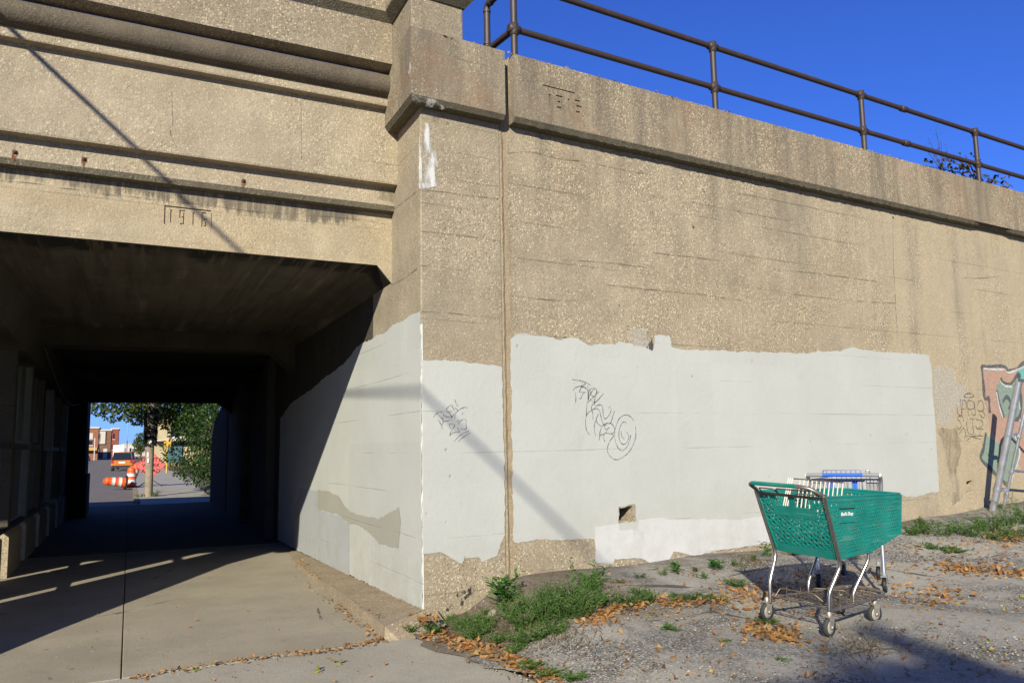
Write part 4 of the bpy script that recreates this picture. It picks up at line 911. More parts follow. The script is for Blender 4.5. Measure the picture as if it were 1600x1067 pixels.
weed('leafy', gpt(1120, 889), .09, .08, 6, 54, M['weed_d'], .08, 'broad_leaf_weed', 'low broad-leaved weed sprouting below the white paint edge', None)
weed('leafy', gpt(1198, 872), .16, .07, 6, 55, M['weed_d'], .07, 'broad_leaf_weed', 'broad-leaved weed just behind the green cart handle', None)
for i, (px, py, h, sp_) in enumerate([(1425, 838, .13, .25), (1450, 835, .20, .3), (1475, 838, .22, .32), (1500, 832, .2, .3), (1520, 838, .22, .3), (1550, 830, .28, .35), (1575, 825, .34, .35), (1597, 820, .36, .35), (1590, 838, .2, .3), (1455, 857, .06, .25), (1490, 862, .05, .2), (1440, 829, .2, .1), (1535, 828, .2, .2), (1610, 815, .4, .35), (1565, 845, .16, .3)]):
    weed('fine', gpt(px, py), h * .85, sp_ * .9, 17, 200 + i, M['weed'], .06, 'weed', 'green weeds below the graffiti mural at the right end of the wall', group='weeds under the mural')
# dry stalks
m = MB(); rnd = random.Random(77)
for _ in range(1500):
    px, py = rnd.choice([(rnd.gauss(840, 45), rnd.gauss(965, 14)), (rnd.gauss(740, 30), rnd.gauss(985, 9)), (rnd.gauss(800, 35), rnd.gauss(985, 14)), (rnd.gauss(1170, 14), rnd.gauss(880, 8)), (rnd.gauss(1340, 30), rnd.gauss(1020, 12)), (rnd.gauss(1500, 50), rnd.gauss(842, 6)), (rnd.gauss(870, 40), rnd.gauss(1005, 12))])
    p_ = gpt(px, py)
    if p_.y > 7.0 + .137 * p_.x - .35: continue
    d = Vector((rnd.uniform(-1, 1), rnd.uniform(-1, 1), rnd.uniform(.2, 1.4))).normalized(); leaf(m, p_, d, rv(rnd), rnd.uniform(.03, .11), .006)
tag(m.build('dry_grass', M['drygrass']), 'wisps of dry grass and dead stalks on the lot', 'grass', kind='stuff')
# fallen leaves
m = MB(); my = MB(); rnd = random.Random(5)
def litter(px, py, s_=1.0, mb=None):
    p_ = gpt(px, py)
    if p_.y > 6.9 + .137 * p_.x - .10 and p_.x > 2.2: return
    if p_.x <= 2.2 and p_.y < 27: p_.z = .002
    if 1.86 < p_.x < 2.27 and 6.5 < p_.y < 11: p_.z = .11
    p_.z += .008 + rnd.random() * .012
    d = rv(rnd); d.z *= .35; L_ = rnd.uniform(.03, .065) * s_; leaf(mb or m, p_, d, Vector((0, 0, 1)) + rv(rnd) * .8, L_, L_ * rnd.uniform(.5, .8), rnd.uniform(-.4, .5))
def trail(pts, n, sx, sy, s_=1.0):
    for _ in range(n):
        k = rnd.randrange(len(pts) - 1); t = rnd.random(); a, b_ = pts[k], pts[k + 1]
        litter(a[0] + (b_[0] - a[0]) * t + rnd.gauss(0, sx), a[1] + (b_[1] - a[1]) * t + rnd.gauss(0, sy), s_)
trail([(655, 985), (690, 1000), (740, 1012), (790, 1030), (840, 1052), (880, 1066)], 520, 10, 7)
trail([(660, 990), (720, 1003), (760, 1020)], 160, 12, 5)
trail([(920, 978), (945, 960), (965, 950)], 170, 12, 7)
trail([(975, 948), (1020, 940), (1060, 943), (1130, 942), (1170, 930)], 300, 12, 4)
trail([(1140, 925), (1180, 935), (1215, 945)], 330, 26, 10)
trail([(1175, 985), (1215, 990), (1235, 1000)], 260, 14, 8)
trail([(1230, 905), (1300, 920), (1350, 925)], 200, 26, 12)
trail([(1400, 885), (1440, 915), (1480, 930), (1420, 945)], 220, 28, 14)
trail([(1470, 885), (1530, 892), (1600, 902)], 360, 22, 5)
trail([(1560, 838), (1600, 842)], 260, 25, 8); trail([(1400, 855), (1500, 860), (1600, 868)], 200, 30, 9)
trail([(950, 918), (1050, 900), (1180, 880), (1240, 868)], 120, 14, 3, .6)
trail([(600, 1001), (560, 1010), (500, 1020), (430, 1027), (330, 1040), (200, 1062)], 280, 5, 1.6, .6)
trail([(465, 888), (490, 915), (520, 945), (545, 962), (590, 995)], 130, 4, 4, .7)
trail([(455, 862), (560, 920), (650, 975)], 60, 5, 4, .5)
for _ in range(420): litter(rnd.uniform(920, 1600), rnd.uniform(900, 1067), .8)
for _ in range(60): litter(rnd.uniform(100, 640), rnd.uniform(930, 1067), .5)
for q in [(300, 1049), (520, 1036), (590, 985), (1310, 890), (495, 1050), (1025, 962), (880, 1003)]:
    for _ in range(5): litter(q[0] + rnd.gauss(0, 5), q[1] + rnd.gauss(0, 2), 1.0, my)
for _ in range(50): litter(rnd.uniform(1450, 1600), rnd.uniform(900, 1060), .8, my)
tag(m.build('fallen_leaves', M['litter']), 'orange and brown fallen leaves scattered in drifts', 'leaves', kind='stuff')
tag(my.build('fallen_leaves', M['litter_y']), 'few yellow-green fallen leaves on the paving', 'leaves', kind='stuff')
# small brown debris
m = MB(); rnd = random.Random(55)
for _ in range(3200):
    px, py = rnd.uniform(640, 1620), 850 + 217 * rnd.random() ** .9
    p_ = gpt(px, py)
    if p_.x < 2.2 or p_.y > 6.85 + .137 * p_.x: continue
    p_.z += .012; L_ = rnd.uniform(.008, .024); leaf(m, p_, rv(rnd) * 1.0, Vector((0, 0, 1)) + rv(rnd) * .6, L_, L_ * rnd.uniform(.3, .8), rnd.uniform(-.4, .4))
for _ in range(420):
    p_ = onz(rnd.uniform(0, 640), rnd.uniform(900, 1067)); 
    if p_.x > 1.8: continue
    p_.z = .004; L_ = rnd.uniform(.006, .016); leaf(m, p_, Vector((rnd.uniform(-1, 1), rnd.uniform(-1, 1), .05)), Vector((0, 0, 1)), L_, L_ * .4)
tag(m.build('leaf_debris', M['debris']), 'small brown leaf crumbs and twigs strewn over the paving', 'debris', kind='stuff')
# pebbles
m = MB(); rnd = random.Random(15)
def stone(m, c, s_):
    vs = [c + Vector((math.cos(a) * s_ * rnd.uniform(.7, 1.2), math.sin(a) * s_ * rnd.uniform(.6, 1), 0)) for a in (0, 1.2, 2.4, 3.7, 5)]
    tp = [c + (q - c) * .6 + Vector((0, 0, s_ * rnd.uniform(.4, .8))) for q in vs]; m.prism(vs, tp)
for _ in range(2600):
    p_ = gpt(rnd.uniform(640, 1640), 850 + 217 * rnd.random() ** .8)
    if p_.x < 2.2 or p_.y > 6.8 + .137 * p_.x: continue
    stone(m, p_ + Vector((0, 0, .004)), rnd.uniform(.003, .011))
for q in [(772, 958), (768, 962), (680, 1000)]: stone(m, gpt(*q), .045)
for _ in range(200):
    p_ = onz(rnd.uniform(20, 640), rnd.uniform(900, 1067)); stone(m, p_, rnd.uniform(.002, .006))
tag(m.build('loose_gravel', M['stonep']), 'loose gravel and small stones on the old asphalt', 'gravel', kind='stuff')
# sapling on top of wall
tb = empty('sumac_shrub', tuple(mpw(9.2, ZT, .5)), 'small straggly shrub growing on top of the wall behind the railing', 'shrub')
rnd = random.Random(3); ms, ml = MB(), MB()
def tp(px, py, off=-.3): return onpl(px, py, K + WALLN * off, WALLN)
for pts_ in ([(1530, 290), (1510, 262), (1480, 250), (1470, 243)], [(1530, 292), (1500, 270), (1460, 262), (1440, 258)], [(1530, 290), (1515, 255), (1508, 243)], [(1532, 292), (1548, 280), (1562, 285), (1580, 300)], [(1525, 290), (1490, 275), (1475, 268)]):
    P = [tp(*q) for q in pts_]; ms.tube(P, [.012, .008, .005, .003][:len(P)], 5, False)
    for i in range(len(P) - 1):
        for _ in range(15):
            c = P[i].lerp(P[i + 1], rnd.random()) + rv(rnd) * .12; leaf(ml, c, rv(rnd) + Vector((0, 0, -.3)), rv(rnd), rnd.uniform(.06, .12), .045)
for q in [(1455, 235), (1450, 215), (1470, 220), (1462, 200), (1480, 230), (1442, 228)]:
    ms.tube([tp(1475, 275), tp((1475 + q[0]) / 2, (q[1] + 270) / 2), tp(*q)], [.006, .004, .002], 4, False)
    for _ in range(7): leaf(ml, tp(*q) + rv(rnd) * .12, rv(rnd), rv(rnd), .02, .012)
ms.build('stem', M['bark'], tb); ml.build('foliage', M['topbush'], tb)

# ------------------------------------------------------------------ leaning steel posts at the right
def pbox(a, b_, r0, r1, seg=12): mm = MB(); mm.tube([a, b_], [r0, r1], seg); return mm
lp_ = empty('leaning_post', (10.53, 7.87, .40), 'thick galvanised steel post leaning out from the mural wall', 'post')
a = Vector((10.535, 7.874, .36)); b_ = Vector((10.65, 7.383, 2.19)); m = pbox(a, b_, .045, .045, 16); m.build('tube', M['galv'], lp_)
for t in (.22, .62):
    c = a.lerp(b_, t); m = pbox(c, c.lerp(b_, .03), .053, .053, 16); m.box(tuple(c + Vector((.05, -.02, -.01))), tuple(c + Vector((.16, .02, .03)))); m.build('clamp', M['galv'], lp_)
gf = empty('bent_gate_frame', (10.70, 7.84, .45), 'thin bent steel gate frame beside the leaning post', 'gate')
a = Vector((10.72, 7.84, .44)); b_ = Vector((10.74, 7.42, 1.75))
m = MB(); m.tube([a, b_, b_ + Vector((.03, -.03, .10)), b_ + Vector((.10, -.04, .16)), b_ + Vector((.25, -.03, .16)), b_ + Vector((1.1, .1, -.40)), b_ + Vector((1.9, .2, -.95))], .021, 10); m.build('frame', M['galv'], gf)
m = MB(); c = a.lerp(b_, .05); m.tube([a.lerp(b_, .45), a.lerp(b_, .45) + Vector((1.3, .15, -.1))], .018, 8); m.build('brace', M['galv'], gf)
for t in (.18, .42, .78):
    c = a.lerp(b_, t); m = pbox(c, c.lerp(b_, .05), .034, .034, 12); m.build('clamp', M['galv'], gf)

# ------------------------------------------------------------------ shopping cart (local: x forward, y left)
def clip(poly, a, d):
    """intersection of the line a + t d with a convex polygon"""
    ts = []
    for i in range(len(poly)):
        p = Vector(poly[i]); q = Vector(poly[(i + 1) % len(poly)]); e = q - p; den = d.x * e.y - d.y * e.x
        if abs(den) < 1e-9: continue
        t = ((p.x - a.x) * e.y - (p.y - a.y) * e.x) / den; u_ = ((p.x - a.x) * d.y - (p.y - a.y) * d.x) / den
        if -1e-6 <= u_ <= 1 + 1e-6: ts.append(t)
    return (min(ts), max(ts)) if len(ts) > 1 and max(ts) - min(ts) > .01 else None
def lattice(mb, poly, mp, nrm, angs, step, wd, th):
    xs_ = [p[0] for p in poly]; ys__ = [p[1] for p in poly]; c = Vector(((min(xs_) + max(xs_)) / 2, (min(ys__) + max(ys__)) / 2)); rad = 1.2
    for ai, an in enumerate(angs):
        d = Vector((math.cos(R(an)), math.sin(R(an)))); q = Vector((-d.y, d.x)); n_ = int(rad / step)
        for k in range(-n_, n_ + 1):
            r_ = clip(poly, c + q * (k * step), d)
            if r_:
                A_, B_ = c + q * (k * step) + d * r_[0], c + q * (k * step) + d * r_[1]
                mb.bar(mp(A_.x, A_.y) + Vector(nrm) * .0004 * ai, mp(B_.x, B_.y) + Vector(nrm) * .0004 * ai, wd, th, nrm)
ct = empty('shopping_cart', (4.279, 4.695, .177), 'green plastic shopping cart with chrome legs standing on the old asphalt', 'shopping cart')
ct.rotation_euler = (R(2.6), R(1.0), R(8.6))
def lb(m, name, mat, parent=ct): return m.build(name, mat, parent, 'local')
# corner lines of the basket
RT_, RB_ = Vector((-.108, -.285, .918)), Vector((.06, -.262, .495))      # rear right top/bottom
FT_, FB_ = Vector((.812, -.237, .915)), Vector((.833, -.225, .632))
SB_ = Vector((.46, -.245, .505)); SB2 = Vector((.46, -.245, .535))
mir = lambda v: Vector((v.x, -v.y, v.z))
# side panels: map 2D (x,z) -> 3D, y by interpolation
def sidemap(sign):
    def f_(x, z):
        t = (x + .1) / .93; yy = .285 - .05 * t - .035 * (1 - (z - .5) / .42); return Vector((x, sign * yy, z))
    return f_
for sign in (-1, 1):
    f_ = sidemap(sign); m = MB(); poly = [(-.108, .918), (.062, .50), (.46, .525), (.833, .632), (.812, .915)]
    lattice(m, poly, f_, (0, sign, 0), (8, 62, -58), .0240, .0080, .007)
    # border strips and logo plate
    P = [f_(*q) for q in [(-.10, .905), (.812, .902)]]; m.bar(P[0], P[1], .035, .011, (0, sign, 0))
    for a, b2 in [((.062, .505), (.46, .53)), ((.46, .53), (.833, .637)), ((.833, .637), (.812, .91)), ((.055, .515), (-.10, .91))]: m.bar(f_(*a), f_(*b2), .03, .010, (0, sign, 0))
    q0 = f_(.09, .80); m.bar(f_(.06, .785) + Vector((0, sign * .004, 0)), f_(.24, .785) + Vector((0, sign * .004, 0)), .085, .008, (0, sign, 0))
    o = lb(m, 'basket_side', M['teal'])
    if sign < 0:
        m = MB(); m.bar(f_(.055, .838) + Vector((0, -.006, 0)), f_(.235, .836) + Vector((0, -.006, 0)), .006, .004, (0, sign, 0)); m.build('slot', M['black'], o, 'local')
        cu = bpy.data.curves.new('lettering', 'FONT'); cu.body = "Bed'n Shop"; cu.size = .034; cu.extrude = .0012; cu.shear = .15; cu.offset = .0009; cu.space_character = .92
        tmp = bpy.data.objects.new('lettering', cu); col.objects.link(tmp); dg_ = bpy.context.evaluated_depsgraph_get(); me = bpy.data.meshes.new_from_object(tmp.evaluated_get(dg_)); bpy.data.objects.remove(tmp)
        lo = bpy.data.objects.new('lettering', me); me.materials.clear(); me.materials.append(M['white']); col.objects.link(lo); lo.parent = o
        p0 = f_(.068, .790) + Vector((0, -.012, 0)); xd = (f_(.22, .790) - f_(.068, .790)).normalized(); zd = (f_(.07, .83) - f_(.07, .79)).normalized(); yd = xd.cross(zd)
        lo.matrix_local = Matrix(((xd.x, zd.x, yd.x, p0.x), (xd.y, zd.y, yd.y, p0.y), (xd.z, zd.z, yd.z, p0.z), (0, 0, 0, 1)))
# rear gate
def rearmap(y, s_): # s_: 0 bottom .. 1 top
    return RB_.lerp(RT_, s_) * 1.0 + Vector((0, -RB_.lerp(RT_, s_).y, 0)) + Vector((0, y, 0))
H_ = (RT_ - RB_).length
def rmap(y, v): p = rearmap(y, v / H_); return p
rn = (RT_ - RB_).normalized().cross(Vector((0, 1, 0)))
m = MB(); leg = [(-.255, .07), (.255, .07), (.27, H_ - .02), (-.27, H_ - .02)]
lower = [(-.25, .05), (.25, .05), (.255, .295), (-.255, .295)]
lattice(m, lower, rmap, rn, (0, 90, 45), .033, .0062, .010)
for y0, y1 in ((-.262, -.165), (.165, .262)):
    lattice(m, [(y0, .295), (y1, .295), (y1, H_ - .02), (y0, H_ - .02)], rmap, rn, (0, 90, 45), .033, .0062, .010)
m.bar(rmap(-.262, .03), rmap(.262, .03), .062, .012, rn); m.bar(rmap(-.165, .30), rmap(.165, .30), .03, .013, rn)
for y_ in (-.165, 0, .165): m.bar(rmap(y_, .29), rmap(y_, H_ - .02), .028 if y_ else .045, .012, rn)
m.bar(rmap(-.15, .335), rmap(-.02, .335), .05, .009, rn); m.bar(rmap(.02, .335), rmap(.15, .335), .05, .009, rn)
lb(m, 'rear_gate', M['teal'])
m = MB()
for y_ in (-.155, -.145, .145, .158): m.tube([rmap(y_, .06) - rn * .012, rmap(y_, H_ - .02) - rn * .012], .0035, 6)
m.tube([rmap(-.268, H_ - .012), rmap(.268, H_ - .012)], .010, 8)
lb(m, 'gate_wires', M['dull'])
# front and bottom of the basket
def frmap(y, z): t = (z - .632) / .283; return Vector((.833 - .021 * t, y, z))
m = MB(); lattice(m, [(-.222, .64), (.222, .64), (.235, .912), (-.235, .912)], frmap, (1, 0, 0), (0, 62, -62), .0300, .0098, .008)
m.bar(frmap(-.235, .905), frmap(.235, .905), .035, .012, (1, 0, 0)); m.bar(frmap(-.225, .645), frmap(.225, .645), .03, .012, (1, 0, 0)); lb(m, 'basket_front', M['teal'])
m = MB()
def btmap(x, y): 
    z = .50 + .02 * (x - .06) / .4 if x < .46 else .527 + (x - .46) / .373 * .107
    return Vector((x, y, z))
for a_ in ([(.06, -.25), (.46, -.24), (.46, .24), (.06, .25)], [(.46, -.24), (.83, -.22), (.83, .22), (.46, .24)]):
    lattice(m, a_, btmap, (0, 0, 1), (0, 90), .04, .012, .007)
lb(m, 'basket_floor', M['teal'])
# rim
m = MB(); rim = [RT_ + Vector((0, 0, 0)), FT_, mir(FT_), mir(RT_)]
m.tube(rnd_path([rim[0], rim[1], rim[2], rim[3]], .03), .0085, 8); lb(m, 'basket_rim', M['teal'])
# steel frame
fr_ = MB()
for sg in (-1, 1):
    y_ = lambda v: sg * abs(v)
    P = [Vector((-.125, y_(.29), .925)), Vector((.05, y_(.272), .50)), Vector((.058, y_(.27), .455)), Vector((.045, y_(.265), .42)), Vector((-.02, y_(.25), .30)), Vector((-.03, y_(.248), .265)), Vector((-.03, y_(.246), .13))]
    f1 = MB(); f1.tube(P, .0135, 10); lb(f1, 'rear_leg', M['chrome'])
    P = [Vector((.455, y_(.215), .53)), Vector((.455, y_(.212), .47)), Vector((.44, y_(.205), .43)), Vector((.33, y_(.19), .27)), Vector((.315, y_(.187), .235)), Vector((.315, y_(.187), .185))]
    f1 = MB(); f1.tube(P, .0115, 10); lb(f1, 'front_leg', M['chrome'])
m = MB(); m.tube(rnd_path([Vector((-.03, -.246, .165)), Vector((.25, -.215, .17)), Vector((.70, -.165, .195)), Vector((.76, -.11, .20)), Vector((.76, .11, .20)), Vector((.70, .165, .195)), Vector((.25, .215, .17)), Vector((-.03, .246, .165))], .04), .0135, 8)
m.tube([Vector((-.03, -.246, .18)), Vector((-.03, .246, .18))], .006, 6); lb(m, 'lower_frame', M['dull'])
m = MB()
for k in range(13):
    y_ = -.20 + .40 * k / 12; sg = 1 - .25 * 1; m.tube([Vector((-.03, y_ * 1.05, .172)), Vector((.70, y_ * .78, .190))], .0028, 5)
for k in range(9): x_ = .02 + .68 * k / 8; m.tube([Vector((x_, -.225 + .06 * x_, .168 + .02 * x_)), Vector((x_, .225 - .06 * x_, .168 + .02 * x_))], .0032, 5)
m.tube(rnd_path([Vector((-.02, .21, .18)), Vector((.02, .20, .235)), Vector((.06, -.06, .235)), Vector((.10, -.12, .18))], .02), .005, 6)
m.tube(rnd_path([Vector((.30, .15, .18)), Vector((.30, .13, .225)), Vector((.42, -.05, .225)), Vector((.45, -.06, .18))], .02), .004, 6)
for x_, y_ in ((.0, .12), (.10, .08), (.13, -.15), (.22, -.15), (.25, -.13)): m.tube([Vector((x_, y_, .17)), Vector((x_ - .01, y_, .26))], .0035, 5)
lb(m, 'lower_tray', M['wirem'])
# handle
m = MB(); m.tube([Vector((-.237, .225, .982)), Vector((-.228, -.15, .985))], .0145, 12); lb(m, 'handle_grip', M['teal'])
m = MB(); m.tube(rnd_path([mir(RT_) + Vector((-.01, 0, .01)), Vector((-.235, .252, .975)), Vector((-.237, .21, .983))], .03), .0135, 10); lb(m, 'handle_arm', M['dull']); m = MB()
m.tube([Vector((-.228, -.14, .985)), Vector((-.225, -.19, .983)), Vector((-.205, -.235, .975)), Vector((-.165, -.27, .952)), RT_ + Vector((-.012, 0, .008))], .0135, 10); lb(m, 'handle_arm', M['dull'])
m = MB()
m.tube(rnd_path([rmap(.25, H_), rmap(.24, H_ + .03) + Vector((-.03, 0, 0)), rmap(.11, H_ + .03) + Vector((-.03, 0, 0)), rmap(.10, H_ - .01)], .015), .005, 6)
m.tube(rnd_path([rmap(.10, H_ - .01), rmap(.09, H_ + .035) + Vector((-.03, 0, 0)), rmap(-.22, H_ + .04) + Vector((-.03, 0, 0)), rmap(-.24, H_)], .015), .005, 6); lb(m, 'gate_hinge_wire', M['dull'])
# folded child seat of coated wire
m = MB()
for k in range(11):
    y_ = .17 - .36 * k / 10; m.tube([Vector((.215, y_, 1.0)), Vector((.16, y_, .72))], .0048, 6)
for k in range(3): y_ = .225 - .018 * k; m.tube([Vector((.155, y_, 1.01)), Vector((.06, y_ - .01, .74))], .0055, 6)
lb(m, 'child_seat_wires', M['bone'])
m = MB(); m.tube([Vector((.215, .23, 1.004)), Vector((.215, -.195, 1.004))], .005, 6); m.tube([Vector((.19, .23, .90)), Vector((.19, -.21, .90))], .004, 6); m.tube([Vector((.17, .2, .74)), Vector((.17, -.2, .74))], .004, 6); lb(m, 'child_seat_frame', M['dull'])
# casters
def caster(parent, x_, y_, name='caster', r_=.064, fz=.13, rot=0, mats=None):
    hub = bpy.data.objects.new(name, None); col.objects.link(hub); hub.parent = parent; hub.location = (x_, y_, 0); hub.rotation_euler = (0, 0, rot); hub.empty_display_size = .05
    mats = mats or (M['rubber'], M['hub'], M['fork'])
    t = MB(); t.lathe([(r_ * .72, -.0145), (r_ * .93, -.015), (r_, -.009), (r_, .009), (r_ * .93, .015), (r_ * .72, .0145)], (0, 0, r_), (0, 1, 0), 28); o = t.build('tyre', mats[0], hub, 'local')
    t = MB(); t.lathe([(0, -.012), (r_ * .45, -.014), (r_ * .74, -.0125), (r_ * .74, .0125), (r_ * .45, .014), (0, .012)], (0, 0, r_), (0, 1, 0), 24); t.build('wheel_rim', mats[1], hub, 'local')
    f1 = MB()
    for sg in (-1, 1):
        pr = [(-.012, r_ - .014), (.014, r_ - .014), (.020, r_), (.032, fz), (-.030, fz), (-.018, r_)]
        f1.prism([Vector((a, sg * .019, b2)) for a, b2 in pr], [Vector((a, sg * .023, b2)) for a, b2 in pr])
    f1.box((-.032, -.024, fz - .002), (.034, .024, fz + .006)); f1.lathe([(0, -.03), (.010, -.03), (.010, .03), (0, .03)], (0, 0, r_), (0, 1, 0), 10); f1.lathe([(.018, fz), (.018, fz + .025), (.012, fz + .035)], (0, 0, 0), (0, 0, 1), 10)
    o = f1.build('fork', mats[2], hub, 'local'); fixn(o); return hub
caster(ct, -.03, -.246, rot=R(8)); caster(ct, -.03, .246 + .03, rot=R(2)); caster(ct, .62, -.14, rot=R(-4)); caster(ct, .62, .14, rot=R(15))

# second cart: grey wire cart behind the green one
g2 = empty('shopping_cart', (5.60, 5.52, .205), 'grey wire shopping cart with blue handle standing behind the green cart', 'shopping cart', rz=R(-53 + 90))
def l2(m, name, mat): return m.build(name, mat, g2, 'local')
hw = .29
m = MB()
for sg in (-1, 1):
    m.tube(rnd_path([Vector((-.12, sg * hw, .965)), Vector((-.02, sg * hw, .93)), Vector((.02, sg * .26, .52)), Vector((-.01, sg * .26, .13))], .05), .016, 10)
    m.tube(rnd_path([Vector((.02, sg * .26, .50)), Vector((.25, sg * .23, .30)), Vector((.70, sg * .16, .22))], .05), .013, 8)
    m.tube([Vector((0, sg * .26, .30)), Vector((.16, sg * .24, .36))], .010, 8)
l2(m, 'frame', M['galv'])
m = MB(); m.tube([Vector((-.12, -hw, .965)), Vector((-.12, -.16, .967))], .017, 12); l2(m, 'handle_end', M['greyp']); m = MB(); m.tube([Vector((-.12, .16, .967)), Vector((-.12, hw, .965))], .017, 12); l2(m, 'handle_end', M['greyp'])
m = MB(); m.tube([Vector((-.12, -.165, .967)), Vector((-.12, .165, .967))], .0165, 12); l2(m, 'handle_grip', M['blue'])
m = MB(); m.tube([Vector((-.02, -.27, .925)), Vector((-.02, .27, .925))], .008, 6)
m.tube(rnd_path([Vector((-.02, -.27, .92)), Vector((.86, -.2, .93)), Vector((.86, .2, .93)), Vector((-.02, .27, .92))], .04), .007, 6)
for k in range(19):
    y_ = -.26 + .52 * k / 18; m.tube([Vector((-.02, y_, .925)), Vector((.06, y_ * .95, .52))], .0026, 5); m.tube([Vector((.86, y_ * .75, .93)), Vector((.84, y_ * .75, .62))], .0026, 5); m.tube([Vector((.06, y_ * .95, .52)), Vector((.84, y_ * .75, .62))], .0026, 5)
for k in range(27):
    x_ = .0 + .86 * k / 26
    for sg in (-1, 1): yy = sg * (.27 - .07 * x_ / .86); m.tube([Vector((x_, yy, .93)), Vector((max(.06, x_ * .97), yy * .94, .52 + .1 * x_ / .86))], .0026, 5)
for z_ in (.85, .78, .70, .62):
    for sg in (-1, 1): m.tube([Vector((.02, sg * .262, z_)), Vector((.85, sg * .2, z_ + .02))], .003, 5)
l2(m, 'basket', M['galv'])
m = MB(); m.tube(rnd_path([Vector((.14, -.19, .86)), Vector((.10, -.19, 1.0)), Vector((.10, .19, 1.0)), Vector((.14, .19, .86))], .02), .005, 6)
for k in range(9): y_ = -.16 + .32 * k / 8; m.tube([Vector((.10, y_, 1.0)), Vector((.16, y_, .74))], .003, 5)
l2(m, 'child_seat_back', M['galv'])
m = MB(); m.box((.0, -.10, .74), (.015, -.06, .93)); m.box((.0, .10, .74), (.015, .135, .93)); m.box((-.004, -.16, .905), (.010, .17, .925)); l2(m, 'child_seat_flap', M['blue'])
m = MB(); m.box((.0, -.27, .74), (.012, -.17, .90)); l2(m, 'side_plate', M['greyp']); m = MB(); m.box((.0, .18, .74), (.012, .26, .90)); l2(m, 'side_plate', M['greyp'])
caster(g2, -.01, -.26, r_=.062, mats=(M['black'], M['greyp'], M['greyp'])); caster(g2, -.01, .26, r_=.062, mats=(M['black'], M['greyp'], M['greyp'])); caster(g2, .66, -.15, r_=.062, mats=(M['black'], M['greyp'], M['greyp'])); caster(g2, .66, .15, r_=.062, mats=(M['black'], M['greyp'], M['greyp']))

# ------------------------------------------------------------------ street tree behind the viewer (its shade lies on the lot)
SV = Vector((.69, 1, -.543)); tr = empty('street_tree', (-5.0, -10.6, 0), 'tall leafy street tree standing across the lot behind the viewer', 'tree')
def back(gp_, t, z=.15): return Vector((gp_[0], gp_[1], z)) - SV * t
cl_ = []
for (px, py, r_, t) in [(1350, 985, .07, 14), (1375, 985, .09, 14), (1405, 998, .11, 14), (1440, 1015, .12, 13.8), (1480, 1035, .15, 13.6), (1530, 1058, .18, 13.5), (1305, 1022, .055, 14), (1335, 1035, .07, 13.9), (1290, 1040, .06, 13.9), (1370, 1065, .09, 13.6), (1440, 1060, .12, 13.6),
        (1500, 1085, .35, 13.4), (1600, 1110, .4, 13.2), (1450, 1110, .3, 13.2), (1550, 1180, .7, 12.8), (1500, 1350, 1.0, 12)]:
    g_ = gpt(px, py); q = back((g_.x, g_.y), t); cl_.append((q.x, q.y, q.z, r_))
crown_mesh(random.Random(8), cl_, 6500, .10).build('crown', M['crown'], tr)
m = MB(); q = cl_[-1]; tr.location = (q[0], q[1], 0); m.tube([(q[0], q[1], 0), (q[0] + .05, q[1], q[2] * .5), (q[0], q[1], q[2])] + [(c[0], c[1], c[2]) for c in cl_[-2:-5:-1]], [.16, .12, .08, .05, .04, .03], 10); o = m.build('trunk', M['bark'], tr)
for ch in tr.children: ch.matrix_parent_inverse = Matrix.Translation(-tr.location)

# ------------------------------------------------------------------ beyond the underpass
# retaining wall past the far mouth
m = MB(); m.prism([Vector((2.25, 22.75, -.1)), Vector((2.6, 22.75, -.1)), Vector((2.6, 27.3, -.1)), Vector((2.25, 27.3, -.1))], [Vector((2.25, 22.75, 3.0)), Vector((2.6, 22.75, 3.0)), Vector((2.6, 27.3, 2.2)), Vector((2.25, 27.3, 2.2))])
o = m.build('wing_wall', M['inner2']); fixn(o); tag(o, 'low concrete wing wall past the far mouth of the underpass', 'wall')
# bush and tree
rnd = random.Random(12)
bu = empty('roadside_bush', (3.0, 33, 0), 'dense green bush overhanging the pavement beyond the underpass', 'bush')
cl_ = [(2.55 + rnd.uniform(-.45, .8), 31 + rnd.uniform(-2.8, 3.5), z, r_) for z, r_ in [(.5, .6), (.6, .5), (.9, .7), (1.2, .8), (1.5, .9), (1.9, .9), (2.3, 1.0), (2.8, 1.0), (3.3, 1.1), (3.8, 1.1), (1.0, .6), (1.6, .7), (2.1, .8), (2.6, .9)]]
crown_mesh(rnd, cl_, 9500, .10).build('foliage', M['bush'], bu)
m = MB()
for k in range(9): m.tube([(2.9 + .1 * k, 31 + .4 * k, 0), (2.6 + .15 * k, 31 + .4 * k, 1.2), (2.5 + .2 * k, 31.2 + .4 * k, 2.6)], [.04, .03, .02], 5, False)
m.build('stem', M['bark'], bu)
tr2 = empty('roadside_tree', (3.4, 36, 0), 'leafy tree with branches hanging over the street beyond the underpass', 'tree')
cl_ = []
for px, py, Y, r_ in [(160, 628, 31, .5), (185, 636, 31, .55), (205, 630, 32, .6), (222, 640, 33, .75), (240, 638, 34, .7), (262, 642, 34, .8), (285, 650, 34, .9), (200, 610, 32, 1.1), (240, 600, 34, 1.4), (290, 610, 35, 1.6), (215, 655, 34, .28), (210, 648, 34, .35), (232, 655, 35, .35), (168, 648, 31, .22), (182, 652, 31, .25), (152, 640, 31, .25), (310, 640, 35, 1.2), (270, 660, 35, .5), (290, 675, 36, .7), (272, 715, 36, .45), (285, 730, 36, .5), (262, 698, 37, .3)]:
    p_ = onpl(px, py, Vector((0, Y, 0)), Vector((0, 1, 0))); cl_.append((p_.x, p_.y, p_.z, r_))
crown_mesh(rnd, cl_, 8500, .12).build('crown', M['crown'], tr2)
